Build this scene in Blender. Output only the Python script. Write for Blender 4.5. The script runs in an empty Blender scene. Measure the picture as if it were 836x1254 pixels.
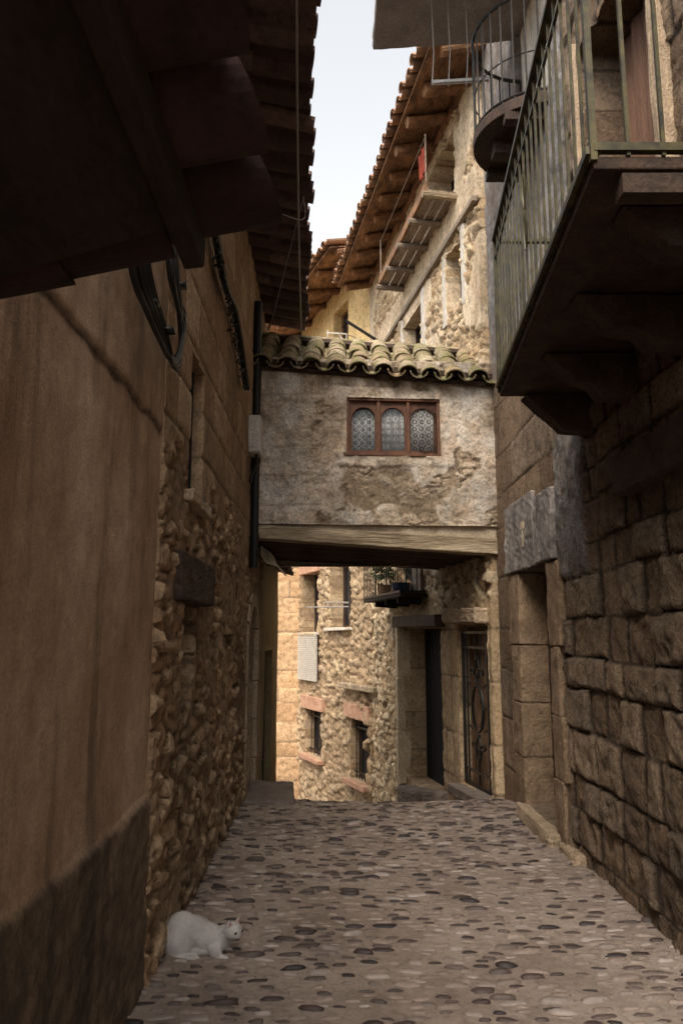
import bpy, math, random
import numpy as np
from mathutils import Vector, Matrix
random.seed(7)
S = bpy.context.scene
COL = S.collection
V = Vector
# ------------------------------------------------------------------ camera
F = 950.0; TH = math.atan(153/950.0); CT, ST = math.cos(TH), math.sin(TH); EYE = 1.6
cam = bpy.data.cameras.new('camera'); co = bpy.data.objects.new('camera', cam); COL.objects.link(co)
cam.sensor_fit = 'VERTICAL'; cam.sensor_height = 36; cam.lens = F/1254*36; cam.clip_end = 2000; cam.clip_start = .02
co.location = (0, 0, EYE); co.rotation_euler = (math.pi/2+TH, 0, 0); S.camera = co

def ray(x, y):
    u = (x-418)/F; v = (627-y)/F
    return V((u, CT-v*ST, ST+v*CT))
def at(x, y, Y=None, z=None):
    r = ray(x, y); t = Y/r.y if Y is not None else (z-EYE)/r.z
    return V((r.x*t, r.y*t, EYE+r.z*t))
# ------------------------------------------------------------------ numpy noise
def hsh(a, b, seed=0):
    a = a.astype(np.int64); b = b.astype(np.int64)
    n = (a*374761393 + b*668265263 + seed*2147483647) & 0xffffffff
    n = ((n ^ (n >> 13))*1274126177) & 0xffffffff
    n = ((n ^ (n >> 16))*2246822519) & 0xffffffff
    return ((n ^ (n >> 15)) & 0xffffff)/16777215.0
def vn(x, y, seed=0):
    xi = np.floor(x); yi = np.floor(y); fx = x-xi; fy = y-yi
    fx = fx*fx*(3-2*fx); fy = fy*fy*(3-2*fy)
    a = hsh(xi, yi, seed); b = hsh(xi+1, yi, seed); c = hsh(xi, yi+1, seed); d = hsh(xi+1, yi+1, seed)
    return (a*(1-fx)+b*fx)*(1-fy)+(c*(1-fx)+d*fx)*fy
def fbm(x, y, seed=0, o=4):
    r = 0; a = .5
    for i in range(o):
        r = r+a*vn(x, y, seed+i*17); x = x*2.03+3.1; y = y*2.03+1.7; a *= .5
    return r/(1-.5**o)
def ss(a, b, x):
    t = np.clip((x-a)/(b-a), 0, 1); return t*t*(3-2*t)
def rubble(s, z, w, h, seed=1, amp=.05, big=.0):
    ws = s+(fbm(s*4, z*4, seed+5)-.5)*w*.7; wz = z+(fbm(s*4, z*4, seed+9)-.5)*h*.7
    gx = ws/w; gy = wz/h; gx = gx+.5*(np.floor(gy) % 2)*0
    ix = np.floor(gx); iy = np.floor(gy)
    f1 = np.full(s.shape, 9.); f2 = np.full(s.shape, 9.); rid = np.zeros(s.shape)
    tx = np.zeros(s.shape); tz = np.zeros(s.shape)
    for dx in (-1, 0, 1):
        for dy in (-1, 0, 1):
            cx = ix+dx; cy = iy+dy
            px = cx+.5+(hsh(cx, cy, seed)-.5)*.85+.0; py = cy+.5+(hsh(cx, cy, seed+1)-.5)*.85
            k = .75+.5*hsh(cx, cy, seed+3)
            d = np.sqrt(((gx-px))**2+((gy-py))**2)*k
            m = d < f1
            f2 = np.where(m, f1, np.minimum(f2, d)); rid = np.where(m, hsh(cx, cy, seed+7), rid)
            tx = np.where(m, gx-px, tx); tz = np.where(m, gy-py, tz)
            f1 = np.where(m, d, f1)
    m = ss(.02, .17, f2-f1)
    t1 = (rid*7.3 % 1)-.5; t2 = (rid*13.7 % 1)-.5
    rd = amp*(m**.8)*(.35+.9*rid)+amp*1.1*m*(t1*tx+t2*tz)+(fbm(s*14, z*14, seed+2, 5)-.5)*.75*amp
    return rd, rid, m
def ashlar(s, z, bw, bh, seed=1, amp=.02, rough=.012, joint=.016, asp=1., step=0.):
    rs = random.Random(seed)
    zs = [-4.0]
    while zs[-1] < 12: zs.append(zs[-1]+bh*rs.uniform(.72, 1.3))
    zs = np.array(zs)
    wz = z+(vn(s*1.3, z*1.3, seed)-.5)*.04+(fbm(s*7, z*7, seed)-.5)*.022
    r = np.searchsorted(zs, wz)-1
    dz = np.minimum(wz-zs[r], zs[r+1]-wz)
    cols = np.zeros(s.shape); ds = np.zeros(s.shape); cid = np.zeros(s.shape)
    ws = s+(fbm(s*7, z*7, seed+4)-.5)*.04
    for k in np.unique(r):
        e = [-3-rs.random()*bw]
        while e[-1] < 20: e.append(e[-1]+bw*rs.uniform(.5, 1.45))
        e = np.array(e); m = r == k
        c = np.searchsorted(e, ws[m])-1
        ds[m] = np.minimum(ws[m]-e[c], e[c+1]-ws[m]); cid[m] = c
    d = np.minimum(dz*1.15, ds*asp); j = ss(joint*.25, joint*1.6, d)
    rid = hsh(cid, r.astype(float), seed)
    pil = ss(0, .09, d)
    rd = step*j*(rid-.5)+amp*j*(.55+.6*rid)+rough*(.35+.65*pil)*(fbm(s*8, z*8, seed+3, 5)*2-.8)+rough*.7*(fbm(s*28, z*28, seed+8)-.5)
    return rd, rid, j
# ------------------------------------------------------------------ objects
def empty(name, loc, label, cat, group=None):
    o = bpy.data.objects.new(name, None); COL.objects.link(o); o.location = loc
    o.empty_display_size = .2; tag(o, label, cat, group); return o
def tag(o, label=None, cat=None, group=None, kind=None):
    if label: o['label'] = label
    if cat: o['category'] = cat
    if group: o['group'] = group
    if kind: o['kind'] = kind
    return o
TEX = {}
def wpos(o):
    p = V((0, 0, 0))
    while o is not None: p += o.location; o = o.parent
    return p
def link(name, me, parent, mats, label=None, smooth=False):
    n = len(me.vertices); a = np.empty(n*3, np.float32); me.vertices.foreach_get('co', a); a = a.reshape(-1, 3)
    lo = a.min(0); hi = a.max(0); og = np.array([(lo[0]+hi[0])/2, (lo[1]+hi[1])/2, lo[2]], np.float32)
    a -= og; me.vertices.foreach_set('co', a.ravel()); me.update()
    o = bpy.data.objects.new(name, me); COL.objects.link(o)
    for m in (mats if isinstance(mats, (list, tuple)) else [mats]): me.materials.append(m)
    o.parent = parent; o.location = V(og.tolist())-(wpos(parent) if parent else V((0, 0, 0)))
    if label: o['label'] = label
    if smooth: me.polygons.foreach_set('use_smooth', [True]*len(me.polygons))
    return o
class MB:
    def __init__(s): s.v = []; s.f = []; s.mi = []; s.m = 0
    def add(s, vs, fs):
        b = len(s.v); s.v += [tuple(p) for p in vs]
        for f in fs: s.f.append(tuple(i+b for i in f)); s.mi.append(s.m)
    def obox(s, c, ax, ay, az, j=0):     # centre and three half-axis vectors
        c = V(c); vs = []
        for k in range(8):
            p = c+ax*(1 if k & 1 else -1)+ay*(1 if k & 2 else -1)+az*(1 if k & 4 else -1)
            if j: p += V([random.uniform(-j, j) for _ in range(3)])
            vs.append(p)
        s.add(vs, [(0, 2, 3, 1), (4, 5, 7, 6), (0, 1, 5, 4), (2, 6, 7, 3), (0, 4, 6, 2), (1, 3, 7, 5)])
    def box(s, a, b, j=0):
        a = V(a); b = V(b); c = (a+b)/2; h = (b-a)/2
        s.obox(c, V((h.x, 0, 0)), V((0, h.y, 0)), V((0, 0, h.z)), j)
    def bar(s, a, b, w, h=None, up=V((0, 0, 1)), j=0):
        a = V(a); b = V(b); h = h or w; d = b-a; L = d.length; d.normalize()
        x = d.cross(up)
        if x.length < 1e-4: x = d.cross(V((1, 0, 0)))
        x.normalize(); y = x.cross(d)
        s.obox((a+b)/2, x*w/2, d*L/2, y*h/2, j)
    def log(s, a, b, r0, r1=None, n=9, k=7, wob=.12, flat=1.0):
        a = V(a); b = V(b); r1 = r1 or r0; d = (b-a); x = d.cross(V((0, 0, 1))).normalized(); y = x.cross(d).normalized()
        ph = [random.uniform(1-wob, 1+wob) for _ in range(n)]
        vs = []; fs = []
        for i in range(k):
            t = i/(k-1); c = a+d*t+x*random.uniform(-1, 1)*r0*wob*.7+y*random.uniform(-1, 1)*r0*wob*.7; r = r0+(r1-r0)*t
            for q in range(n):
                an = q/n*2*math.pi; rr = r*ph[q]*random.uniform(1-wob*.4, 1+wob*.4)
                vs.append(c+x*math.cos(an)*rr+y*math.sin(an)*rr*flat)
        for i in range(k-1):
            for q in range(n): fs.append((i*n+q, i*n+(q+1) % n, (i+1)*n+(q+1) % n, (i+1)*n+q))
        fs.append(tuple(range(n))); fs.append(tuple((k-1)*n+q for q in range(n)))
        s.add(vs, fs)
    def tube(s, pts, r, n=6, closed=False):
        pts = [V(p) for p in pts]; N = len(pts); vs = []; fs = []; px = None
        for i, p in enumerate(pts):
            if closed: d = pts[(i+1) % N]-pts[i-1]
            else: d = pts[min(i+1, N-1)]-pts[max(i-1, 0)]
            if d.length < 1e-9: d = V((0, 0, 1))
            d.normalize()
            if px is None:
                x = d.cross(V((0, 0, 1)))
                if x.length < .1: x = d.cross(V((1, 0, 0)))
            else: x = px-d*px.dot(d)
            if x.length < 1e-6: x = d.orthogonal()
            x.normalize(); px = x; y = d.cross(x)
            for q in range(n):
                an = q/n*2*math.pi; vs.append(p+x*math.cos(an)*r+y*math.sin(an)*r)
        for i in range(N if closed else N-1):
            j = (i+1) % N
            for q in range(n): fs.append((i*n+q, i*n+(q+1) % n, j*n+(q+1) % n, j*n+q))
        if not closed: fs.append(tuple(range(n))[::-1]); fs.append(tuple((N-1)*n+q for q in range(n)))
        s.add(vs, fs)
    def poly(s, pts, ext):               # flat polygon extruded by vector ext
        n = len(pts); e = V(ext); vs = [V(p) for p in pts]+[V(p)+e for p in pts]
        s.add(vs, [tuple(range(n))[::-1], tuple(range(n, 2*n))]+[(i, (i+1) % n, n+(i+1) % n, n+i) for i in range(n)])
    def build(s, name, mats, parent=None, label=None, bevel=0, smooth=False, sub=0):
        me = bpy.data.meshes.new(name); me.from_pydata([tuple(p) for p in s.v], [], s.f); me.validate()
        if len(me.polygons) == len(s.mi): me.polygons.foreach_set('material_index', s.mi)
        o = link(name, me, parent, mats, label, smooth)
        if bevel:
            b = o.modifiers.new('bevel', 'BEVEL'); b.width = bevel; b.segments = 2; b.limit_method = 'ANGLE'; b.angle_limit = math.radians(40)
            if bevel >= .008 and name != 'casing':
                q = o.modifiers.new('subdivide', 'SUBSURF'); q.subdivision_type = 'SIMPLE'; q.levels = q.render_levels = 4
                for sz, stg in ((.16, .9), (.03, .45)):
                    t = TEX.get(sz)
                    if t is None: t = bpy.data.textures.new('clouds', 'CLOUDS'); t.noise_scale = sz; t.noise_depth = 3; TEX[sz] = t
                    q = o.modifiers.new('wear', 'DISPLACE'); q.texture = t; q.texture_coords = 'GLOBAL'; q.mid_level = .5; q.strength = min(.05, bevel*2.4)*stg
        return o
def bez(pts, n=24):                      # catmull-rom through points
    pts = [V(p) for p in pts]; P = [pts[0]*2-pts[1]]+pts+[pts[-1]*2-pts[-2]]; out = []
    seg = len(pts)-1
    for i in range(seg):
        a, b, c, d = P[i:i+4]
        for k in range(max(2, n//seg)):
            t = k/max(2, n//seg)
            out.append(.5*((2*b)+(c-a)*t+(2*a-5*b+4*c-d)*t*t+(3*b-a-3*c+d)*t**3))
    out.append(pts[-1]); return out
# a wall face as a dense relief sheet with real openings whose reveals run `depth` inwards
def panel(name, parent, mat, p0, p1, z0, z1, res, fn, holes=(), depth=.3, side=1, hole_fn=None, label=None, smooth=True, off=0):
    p0 = np.array(p0, float); p1 = np.array(p1, float); L = np.linalg.norm(p1-p0); d = (p1-p0)/L; nrm = np.array([-d[1], d[0]])*side
    xs = list(np.linspace(0, L, max(2, int(round(L/res))+1))); zs = list(np.linspace(z0, z1, max(2, int(round((z1-z0)/res))+1)))
    xs = np.array(xs); zs = np.array(zs)
    for h in holes:
        for q in (0, 1): i = np.argmin(abs(xs-h[q])); xs[i] = h[q]
        for q in (2, 3): i = np.argmin(abs(zs-h[q])); zs[i] = h[q]
    A, B = np.meshgrid(xs, zs, indexing='ij'); nx, nz = A.shape
    disp, r, g, b = fn(A, B)
    X = p0[0]+d[0]*A+nrm[0]*(disp+off); Y = p0[1]+d[1]*A+nrm[1]*(disp+off)
    co_ = np.stack([X, Y, B], -1).reshape(-1, 3)
    cm = (A[:-1, :-1]+A[1:, 1:])/2; cz = (B[:-1, :-1]+B[1:, 1:])/2
    keep = np.ones(cm.shape, bool)
    for h in holes: keep &= ~((cm > h[0]) & (cm < h[1]) & (cz > h[2]) & (cz < h[3]))
    if hole_fn is not None: keep &= ~hole_fn(cm, cz)
    idx = np.arange(nx*nz).reshape(nx, nz)
    q = np.stack([idx[:-1, :-1], idx[1:, :-1], idx[1:, 1:], idx[:-1, 1:]], -1)[keep]
    # boundary sides
    K = np.zeros((keep.shape[0]+2, keep.shape[1]+2), bool); K[1:-1, 1:-1] = keep
    e = []
    for (di, dj, a0, a1) in ((-1, 0, (0, 0), (0, 1)), (1, 0, (1, 0), (1, 1)), (0, -1, (0, 0), (1, 0)), (0, 1, (0, 1), (1, 1))):
        m = keep & ~K[1+di:K.shape[0]-1+di, 1+dj:K.shape[1]-1+dj]
        I, J = np.nonzero(m)
        e.append(np.stack([idx[I+a0[0], J+a0[1]], idx[I+a1[0], J+a1[1]]], -1))
    e = np.concatenate(e); bv = np.unique(e); mp = -np.ones(nx*nz, int); mp[bv] = np.arange(len(bv))+nx*nz
    back = np.stack([p0[0]+d[0]*A.ravel()[bv]-nrm[0]*depth, p0[1]+d[1]*A.ravel()[bv]-nrm[1]*depth, B.ravel()[bv]], -1)
    sk = np.stack([e[:, 0], e[:, 1], mp[e[:, 1]], mp[e[:, 0]]], -1)
    verts = np.concatenate([co_, back]); faces = np.concatenate([q, sk])
    colr = np.stack([r.ravel(), g.ravel(), b.ravel(), np.ones(nx*nz)], -1); colr = np.concatenate([colr, colr[bv]])
    used = np.zeros(len(verts), bool); used[faces.ravel()] = True
    nm = np.cumsum(used)-1; verts = verts[used]; faces = nm[faces]; colr = colr[used]
    me = bpy.data.meshes.new(name)
    me.vertices.add(len(verts)); me.vertices.foreach_set('co', verts.astype(np.float32).ravel())
    me.loops.add(faces.size); me.loops.foreach_set('vertex_index', faces.ravel().astype(np.int32))
    me.polygons.add(len(faces)); me.polygons.foreach_set('loop_start', np.arange(0, faces.size, 4, dtype=np.int32))
    me.update(calc_edges=True); me.validate()
    at_ = me.color_attributes.new('st', 'FLOAT_COLOR', 'POINT')
    if len(me.vertices) == len(colr): at_.data.foreach_set('color', colr.astype(np.float32).ravel())
    sm = np.zeros(len(me.polygons), bool); sm[:len(q)] = smooth; me.polygons.foreach_set('use_smooth', sm)
    return link(name, me, parent, mat, label)
# ------------------------------------------------------------------ materials
class NT:
    def __init__(s, name):
        s.m = bpy.data.materials.new(name); s.m.use_nodes = True; s.t = s.m.node_tree; s.n = s.t.nodes; s.l = s.t.links
        s.b = s.n['Principled BSDF']; s.tc = s.n.new('ShaderNodeTexCoord')
    def node(s, t, **k):
        o = s.n.new(t)
        for a, b in k.items(): setattr(o, a, b)
        return o
    def noise(s, scale, det=5, rough=.6, stretch=None, off=0):
        n = s.node('ShaderNodeTexNoise'); n.inputs['Scale'].default_value = scale; n.inputs['Detail'].default_value = det; n.inputs['Roughness'].default_value = rough
        mp = s.node('ShaderNodeMapping'); s.l.new(s.tc.outputs['Object'], mp.inputs[0])
        if stretch: mp.inputs['Scale'].default_value = stretch
        mp.inputs['Location'].default_value = (off, off*.7, off*.3)
        s.l.new(mp.outputs[0], n.inputs['Vector']); return n.outputs['Fac']
    def ramp(s, fac, stops, interp='LINEAR'):
        r = s.node('ShaderNodeValToRGB'); r.color_ramp.interpolation = interp; e = r.color_ramp.elements
        while len(e) < len(stops): e.new(.5)
        for i, (p, c) in enumerate(stops):
            e[i].position = p; e[i].color = (*(c if isinstance(c, (tuple, list)) else (c, c, c)), 1)
        s.l.new(fac, r.inputs[0]); return r.outputs[0]
    def mix(s, f, a, b, mode='MIX'):
        m = s.node('ShaderNodeMix', data_type='RGBA', blend_type=mode)
        for i, x in ((0, f), (6, a), (7, b)):
            if isinstance(x, (int, float)): m.inputs[i].default_value = x
            elif isinstance(x, tuple): m.inputs[i].default_value = (*x, 1)
            else: s.l.new(x, m.inputs[i])
        return m.outputs[2]
    def math(s, op, a, b=0.):
        m = s.node('ShaderNodeMath', operation=op)
        for i, x in enumerate((a, b)):
            if isinstance(x, (int, float)): m.inputs[i].default_value = x
            else: s.l.new(x, m.inputs[i])
        return m.outputs[0]
    def bump(s, h, st=.5, dist=.01):
        b = s.node('ShaderNodeBump'); b.inputs['Strength'].default_value = st; b.inputs['Distance'].default_value = dist
        s.l.new(h, b.inputs['Height']); s.l.new(b.outputs[0], s.b.inputs['Normal'])
    def col(s, c, rough=.9, metal=0):
        if isinstance(c, tuple): s.b.inputs['Base Color'].default_value = (*c, 1)
        else: s.l.new(c, s.b.inputs['Base Color'])
        s.b.inputs['Roughness'].default_value = rough; s.b.inputs['Metallic'].default_value = metal
        if not metal: s.b.inputs['Specular IOR Level'].default_value = .3
        return s.m
def stone_mat(name, stones, mortar, patch=(.5, .45, .4), patch2=None, dist=.02, st=.6, stain=(.35, 1.15), rough=.92):
    m = NT(name); a = m.node('ShaderNodeAttribute', attribute_name='st'); sp = m.node('ShaderNodeSeparateColor'); m.l.new(a.outputs['Color'], sp.inputs[0])
    n = len(stones); c = m.ramp(sp.outputs[0], [(i/(n-1), stones[i]) for i in range(n)])
    n1 = m.noise(3.3); n2 = m.noise(34, 6, .7); n3 = m.noise(110, 4, .7); n4 = m.noise(.9, 4, .6, None, 5)
    mo = m.mix(m.ramp(n1, [(.3, 0.), (.7, 1.)]), mortar, tuple(x*.72 for x in mortar))
    c = m.mix(m.ramp(sp.outputs[1], [(.15, 0.), (.75, 1.)]), mo, c)
    pc = m.mix(m.ramp(n1, [(.35, 0.), (.65, 1.)]), patch, patch2 or tuple(x*.7 for x in patch))
    c = m.mix(sp.outputs[2], c, pc)
    c = m.mix(1., c, m.ramp(n2, [(.28, .48), (.48, .98), (.75, 1.3)]), 'MULTIPLY')
    c = m.mix(1., c, m.ramp(m.noise(11, 6, .72, None, 2), [(.3, .55), (.5, 1.), (.72, 1.22)]), 'MULTIPLY')
    c = m.mix(1., c, m.ramp(n3, [(.3, .72), (.6, 1.1)]), 'MULTIPLY')
    c = m.mix(1., c, m.ramp(n4, [(.32, stain[0]+.25), (.55, 1.), (.75, stain[1])]), 'MULTIPLY')
    h = m.math('ADD', m.math('MULTIPLY', n2, 1.), m.math('MULTIPLY', n3, .45))
    m.bump(h, st*1.3, dist*1.3); return m.col(c, rough)
def nmat(name, c1, c2, scale=8, rough=.85, bump=.4, dist=.008, stretch=None, metal=0, scale2=60, c3=None):
    m = NT(name); n1 = m.noise(scale, 5, .62, stretch); n2 = m.noise(scale2, 5, .65, stretch, 3)
    c = m.ramp(n1, [(.32, c1), (.68, c2)])
    if c3: c = m.mix(m.ramp(m.noise(scale*.45, 4, .6, None, 9), [(.5, 0.), (.62, 1.)]), c, c3)
    c = m.mix(1., c, m.ramp(n2, [(.3, .58), (.65, 1.22)]), 'MULTIPLY')
    m.bump(m.math('ADD', m.math('MULTIPLY', n1, .5), n2), bump, dist); return m.col(c, rough, metal)
M = {}
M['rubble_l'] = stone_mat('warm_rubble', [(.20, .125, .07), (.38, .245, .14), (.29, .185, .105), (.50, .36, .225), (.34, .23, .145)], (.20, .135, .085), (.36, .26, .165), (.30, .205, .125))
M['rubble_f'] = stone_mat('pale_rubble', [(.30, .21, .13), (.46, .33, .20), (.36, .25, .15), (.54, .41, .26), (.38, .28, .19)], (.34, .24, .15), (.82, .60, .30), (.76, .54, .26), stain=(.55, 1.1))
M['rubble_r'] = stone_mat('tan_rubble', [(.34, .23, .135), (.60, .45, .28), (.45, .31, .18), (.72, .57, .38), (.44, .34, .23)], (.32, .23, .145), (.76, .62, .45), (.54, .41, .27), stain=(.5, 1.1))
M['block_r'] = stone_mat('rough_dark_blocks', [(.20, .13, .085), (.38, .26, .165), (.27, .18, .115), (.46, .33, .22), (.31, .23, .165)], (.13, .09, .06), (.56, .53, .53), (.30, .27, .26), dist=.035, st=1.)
M['ashlar'] = stone_mat('ashlar_sandstone', [(.48, .30, .16), (.62, .42, .25), (.55, .35, .19), (.68, .50, .32)], (.34, .24, .16), (.5, .4, .3), stain=(.6, 1.1))
M['bridge'] = stone_mat('peeling_plaster', [(.46, .35, .25), (.66, .53, .39), (.54, .41, .29), (.72, .60, .47)], (.42, .32, .22), (.86, .80, .72), (.66, .51, .37), dist=.02, st=.9, stain=(.35, 1.12))
m = NT('ochre_plaster'); n1 = m.noise(2.4, 6, .62, (1, 1, .4)); n2 = m.noise(90, 5, .7); n3 = m.noise(9, 5, .7)
a = m.node('ShaderNodeAttribute', attribute_name='st'); sp = m.node('ShaderNodeSeparateColor'); m.l.new(a.outputs['Color'], sp.inputs[0])
c = m.ramp(n1, [(.3, (.35, .225, .145)), (.5, (.48, .33, .215)), (.72, (.57, .42, .295))])
c = m.mix(sp.outputs[2], c, m.ramp(n3, [(.3, (.10, .07, .045)), (.7, (.22, .155, .10))]))
c = m.mix(sp.outputs[0], c, (.06, .042, .032))
c = m.mix(1., c, m.ramp(n2, [(.3, .68), (.7, 1.2)]), 'MULTIPLY'); c = m.mix(1., c, m.ramp(n3, [(.3, .75), (.7, 1.12)]), 'MULTIPLY'); c = m.mix(1., c, m.ramp(m.noise(2.6, 5, .65, (1.6, 1.6, .16), 7), [(.36, .52), (.5, .95), (.7, 1.08)]), 'MULTIPLY')
m.bump(m.math('ADD', m.math('MULTIPLY', n3, .6), m.math('MULTIPLY', n2, .8)), .9, .014); M['ochre'] = m.col(c, .93)
M['plaster_grey'] = nmat('grey_render', (.40, .37, .34), (.58, .55, .52), 5, .93, .6, .012, scale2=50)
M['plaster_olive'] = nmat('olive_plaster', (.20, .155, .085), (.30, .235, .13), 3, .93, .5, .008)
M['plaster_buff'] = nmat('buff_plaster', (.34, .27, .19), (.50, .42, .31), 4, .93, .5, .008)
M['concrete'] = nmat('concrete_slab', (.16, .145, .14), (.24, .22, .21), 4, .9, .4, .006)
M['wood_dark'] = nmat('dark_old_timber', (.022, .014, .010), (.07, .04, .026), 6, .8, .7, .01, (1, 1, 1), scale2=45)
M['wood_black'] = nmat('black_boards', (.012, .008, .007), (.03, .018, .014), 6, .85, .6, .01, (1, .3, 1))  # near-black board colour
M['wood_beam'] = nmat('weathered_beam', (.16, .115, .07), (.52, .42, .29), 9, .9, 1., .02, (.10, 1, 1), scale2=60)
M['wood_rust'] = nmat('reddish_rafter_timber', (.06, .03, .018), (.34, .18, .09), 8, .8, .7, .01, (1, .4, 1))
M['wood_grey'] = nmat('grey_balcony_planks', (.15, .115, .085), (.32, .26, .20), 6, .85, .7, .008, (1, .25, 1))
M['wood_win'] = nmat('varnished_brown_frame', (.075, .032, .018), (.15, .065, .034), 14, .6, .4, .004, (1, 1, .3))
M['tile_moss'] = None
def tile_mat(name, cols, moss=None, mossamt=.55, rough=.9):
    m = NT(name); g = m.node('ShaderNodeNewGeometry'); c = m.ramp(g.outputs['Random Per Island'], [(i/(len(cols)-1), x) for i, x in enumerate(cols)])
    n1 = m.noise(7, 6, .7); n2 = m.noise(60, 5, .7)
    if moss: c = m.mix(m.ramp(n1, [(mossamt-.06, 0.), (mossamt+.06, 1.)]), c, moss)
    c = m.mix(1., c, m.ramp(n2, [(.25, .6), (.5, 1.), (.75, 1.25)]), 'MULTIPLY'); c = m.mix(1., c, m.ramp(m.noise(13, 4, .6, None, 4), [(.3, .65), (.65, 1.1)]), 'MULTIPLY')
    m.bump(m.math('ADD', n2, n1), .6, .006); return m.col(c, rough)
M['tile_moss'] = tile_mat('mossy_clay_tile', [(.34, .25, .16), (.22, .17, .11), (.46, .38, .27), (.30, .20, .12)], (.17, .16, .065), .52)
M['tile_red'] = tile_mat('red_clay_tile', [(.34, .18, .10), (.22, .12, .075), (.42, .25, .15), (.28, .17, .11)], (.16, .13, .09), .62)
M['tile_dark'] = tile_mat('dark_weathered_tile', [(.07, .042, .040), (.13, .08, .07), (.05, .034, .034), (.17, .11, .095)], (.06, .045, .04), .6)
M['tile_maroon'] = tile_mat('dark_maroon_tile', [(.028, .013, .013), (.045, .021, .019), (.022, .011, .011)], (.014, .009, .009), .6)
M['iron'] = nmat('black_iron', (.012, .012, .012), (.03, .026, .022), 20, .5, .3, .002, metal=.6)
m_ = NT('olive_iron'); M['iron_g'] = m_.col(m_.ramp(m_.noise(14, 5, .6), [(.35, (.015, .013, .006)), (.7, (.085, .07, .022))]), .5, .2)
M['cable'] = NT('black_cable').col((.012, .012, .013), .4)
M['wire'] = NT('pale_wire').col((.25, .24, .23), .6)
M['zinc'] = nmat('zinc_tube', (.35, .35, .36), (.5, .5, .5), 12, .45, .1, .001, metal=.7)
M['black'] = NT('dark_interior').col((.01, .008, .007), .9)
M['white'] = nmat('off_white_plastic', (.46, .43, .38), (.58, .55, .50), 6, .5, .1, .001)
M['whitewood'] = nmat('white_painted_slats', (.44, .40, .34), (.62, .57, .50), 8, .7, .3, .003, (1, 1, .2))
M['curtain'] = nmat('brown_canvas_curtain', (.09, .045, .028), (.15, .08, .05), 4, .95, .3, .004, (3, 3, .3))
M['door_brown'] = nmat('brown_door', (.16, .09, .055), (.34, .21, .13), 3, .6, .5, .004, (2, 2, .25))
M['stone_brown'] = nmat('brown_door_stone', (.15, .10, .062), (.32, .225, .145), 5, .92, .9, .014)
M['slab'] = nmat('grey_flagstone', (.13, .105, .09), (.22, .18, .155), 5, .9, .6, .008)
M['stone_trim'] = nmat('worn_stone_trim', (.26, .19, .125), (.42, .32, .22), 5, .92, .8, .012)
M['stone_trim_f'] = nmat('pale_stone_trim', (.46, .36, .24), (.64, .52, .37), 5, .92, .7, .012)
M['stone_red'] = nmat('pink_stone_lintel', (.36, .20, .13), (.52, .32, .22), 5, .92, .6, .01)
M['stone_grey'] = nmat('grey_lintel_slab', (.12, .105, .10), (.34, .31, .29), 5, .85, .6, .008, (1, 1, .4))
M['redcloth'] = nmat('red_cloth', (.22, .035, .02), (.32, .06, .035), 6, .95, .2, .003)
M['leaf'] = nmat('dark_leaf', (.03, .05, .015), (.07, .10, .03), 10, .6, .1, .001)
M['blue'] = NT('blue_plastic').col((.03, .07, .16), .5)
m_ = NT('window_glass'); m_.b.inputs['Transmission Weight'].default_value = 1; m_.b.inputs['Roughness'].default_value = .05; m_.b.inputs['IOR'].default_value = 1.2; M['glass'] = m_.m
m_ = NT('dark_pane'); M['pane'] = m_.col((.02, .02, .022), .12)
# lace curtain: woven motifs, plus upright noise streaks that paint in shaded folds
m = NT('lace_curtain'); w = m.node('ShaderNodeMapping'); w.inputs['Scale'].default_value = (1, 1, 1); m.l.new(m.tc.outputs['Object'], w.inputs[0]); oi = m.node('ShaderNodeObjectInfo'); ml = m.math('MULTIPLY', oi.outputs['Random'], 9.); m.l.new(ml, w.inputs['Location'])
vo = m.node('ShaderNodeTexVoronoi', feature='F1'); vo.inputs['Scale'].default_value = 13; vo.inputs['Randomness'].default_value = .12; m.l.new(w.outputs[0], vo.inputs['Vector'])
v2 = m.node('ShaderNodeTexVoronoi', feature='F1'); v2.inputs['Scale'].default_value = 60; v2.inputs['Randomness'].default_value = .1; m.l.new(w.outputs[0], v2.inputs['Vector'])
f1 = m.ramp(vo.outputs['Distance'], [(.0, 1.), (.16, 1.), (.2, .0), (.34, .0), (.4, 1.), (.52, .85), (.56, .25)])
f2 = m.ramp(v2.outputs['Distance'], [(.3, 0.), (.45, 1.)])
f = m.mix(1., m.mix(.3, f1, f2), m.ramp(m.noise(14, 3, .6, (3, 3, .5)), [(.35, .45), (.65, 1.)]), 'MULTIPLY'); M['lace'] = m.col(m.mix(f, (.04, .04, .045), (.80, .80, .78)), .95)
# paving
m = NT('lime_mortar_paving'); n1 = m.noise(2.2, 5, .6); n2 = m.noise(24, 6, .7); n3 = m.noise(120, 4, .7)
c = m.ramp(n1, [(.3, (.185, .142, .115)), (.5, (.25, .20, .165)), (.72, (.33, .27, .225))]); c = m.mix(1., c, m.ramp(n2, [(.28, .6), (.5, 1.), (.75, 1.2)]), 'MULTIPLY')
c = m.mix(1., c, m.ramp(n3, [(.3, .82), (.65, 1.08)]), 'MULTIPLY')
m.bump(m.math('ADD', n2, m.math('MULTIPLY', n3, .4)), .7, .012); M['mortar'] = m.col(c, .82)
m = NT('set_cobbles'); g = m.node('ShaderNodeNewGeometry')
c = m.ramp(g.outputs['Random Per Island'], [(0, (.20, .155, .13)), (.25, (.27, .21, .175)), (.34, (.20, .16, .135)), (.40, (.09, .068, .06)), (.56, (.028, .022, .022)), (.70, (.06, .04, .036)), (.80, (.11, .082, .072)), (.86, (.24, .20, .175)), (1, (.34, .29, .26))])
n2 = m.noise(40, 5, .7); c = m.mix(1., c, m.ramp(n2, [(.3, .7), (.7, 1.15)]), 'MULTIPLY'); m.bump(n2, .5, .005); M['cobble'] = m.col(c, .5)
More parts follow.
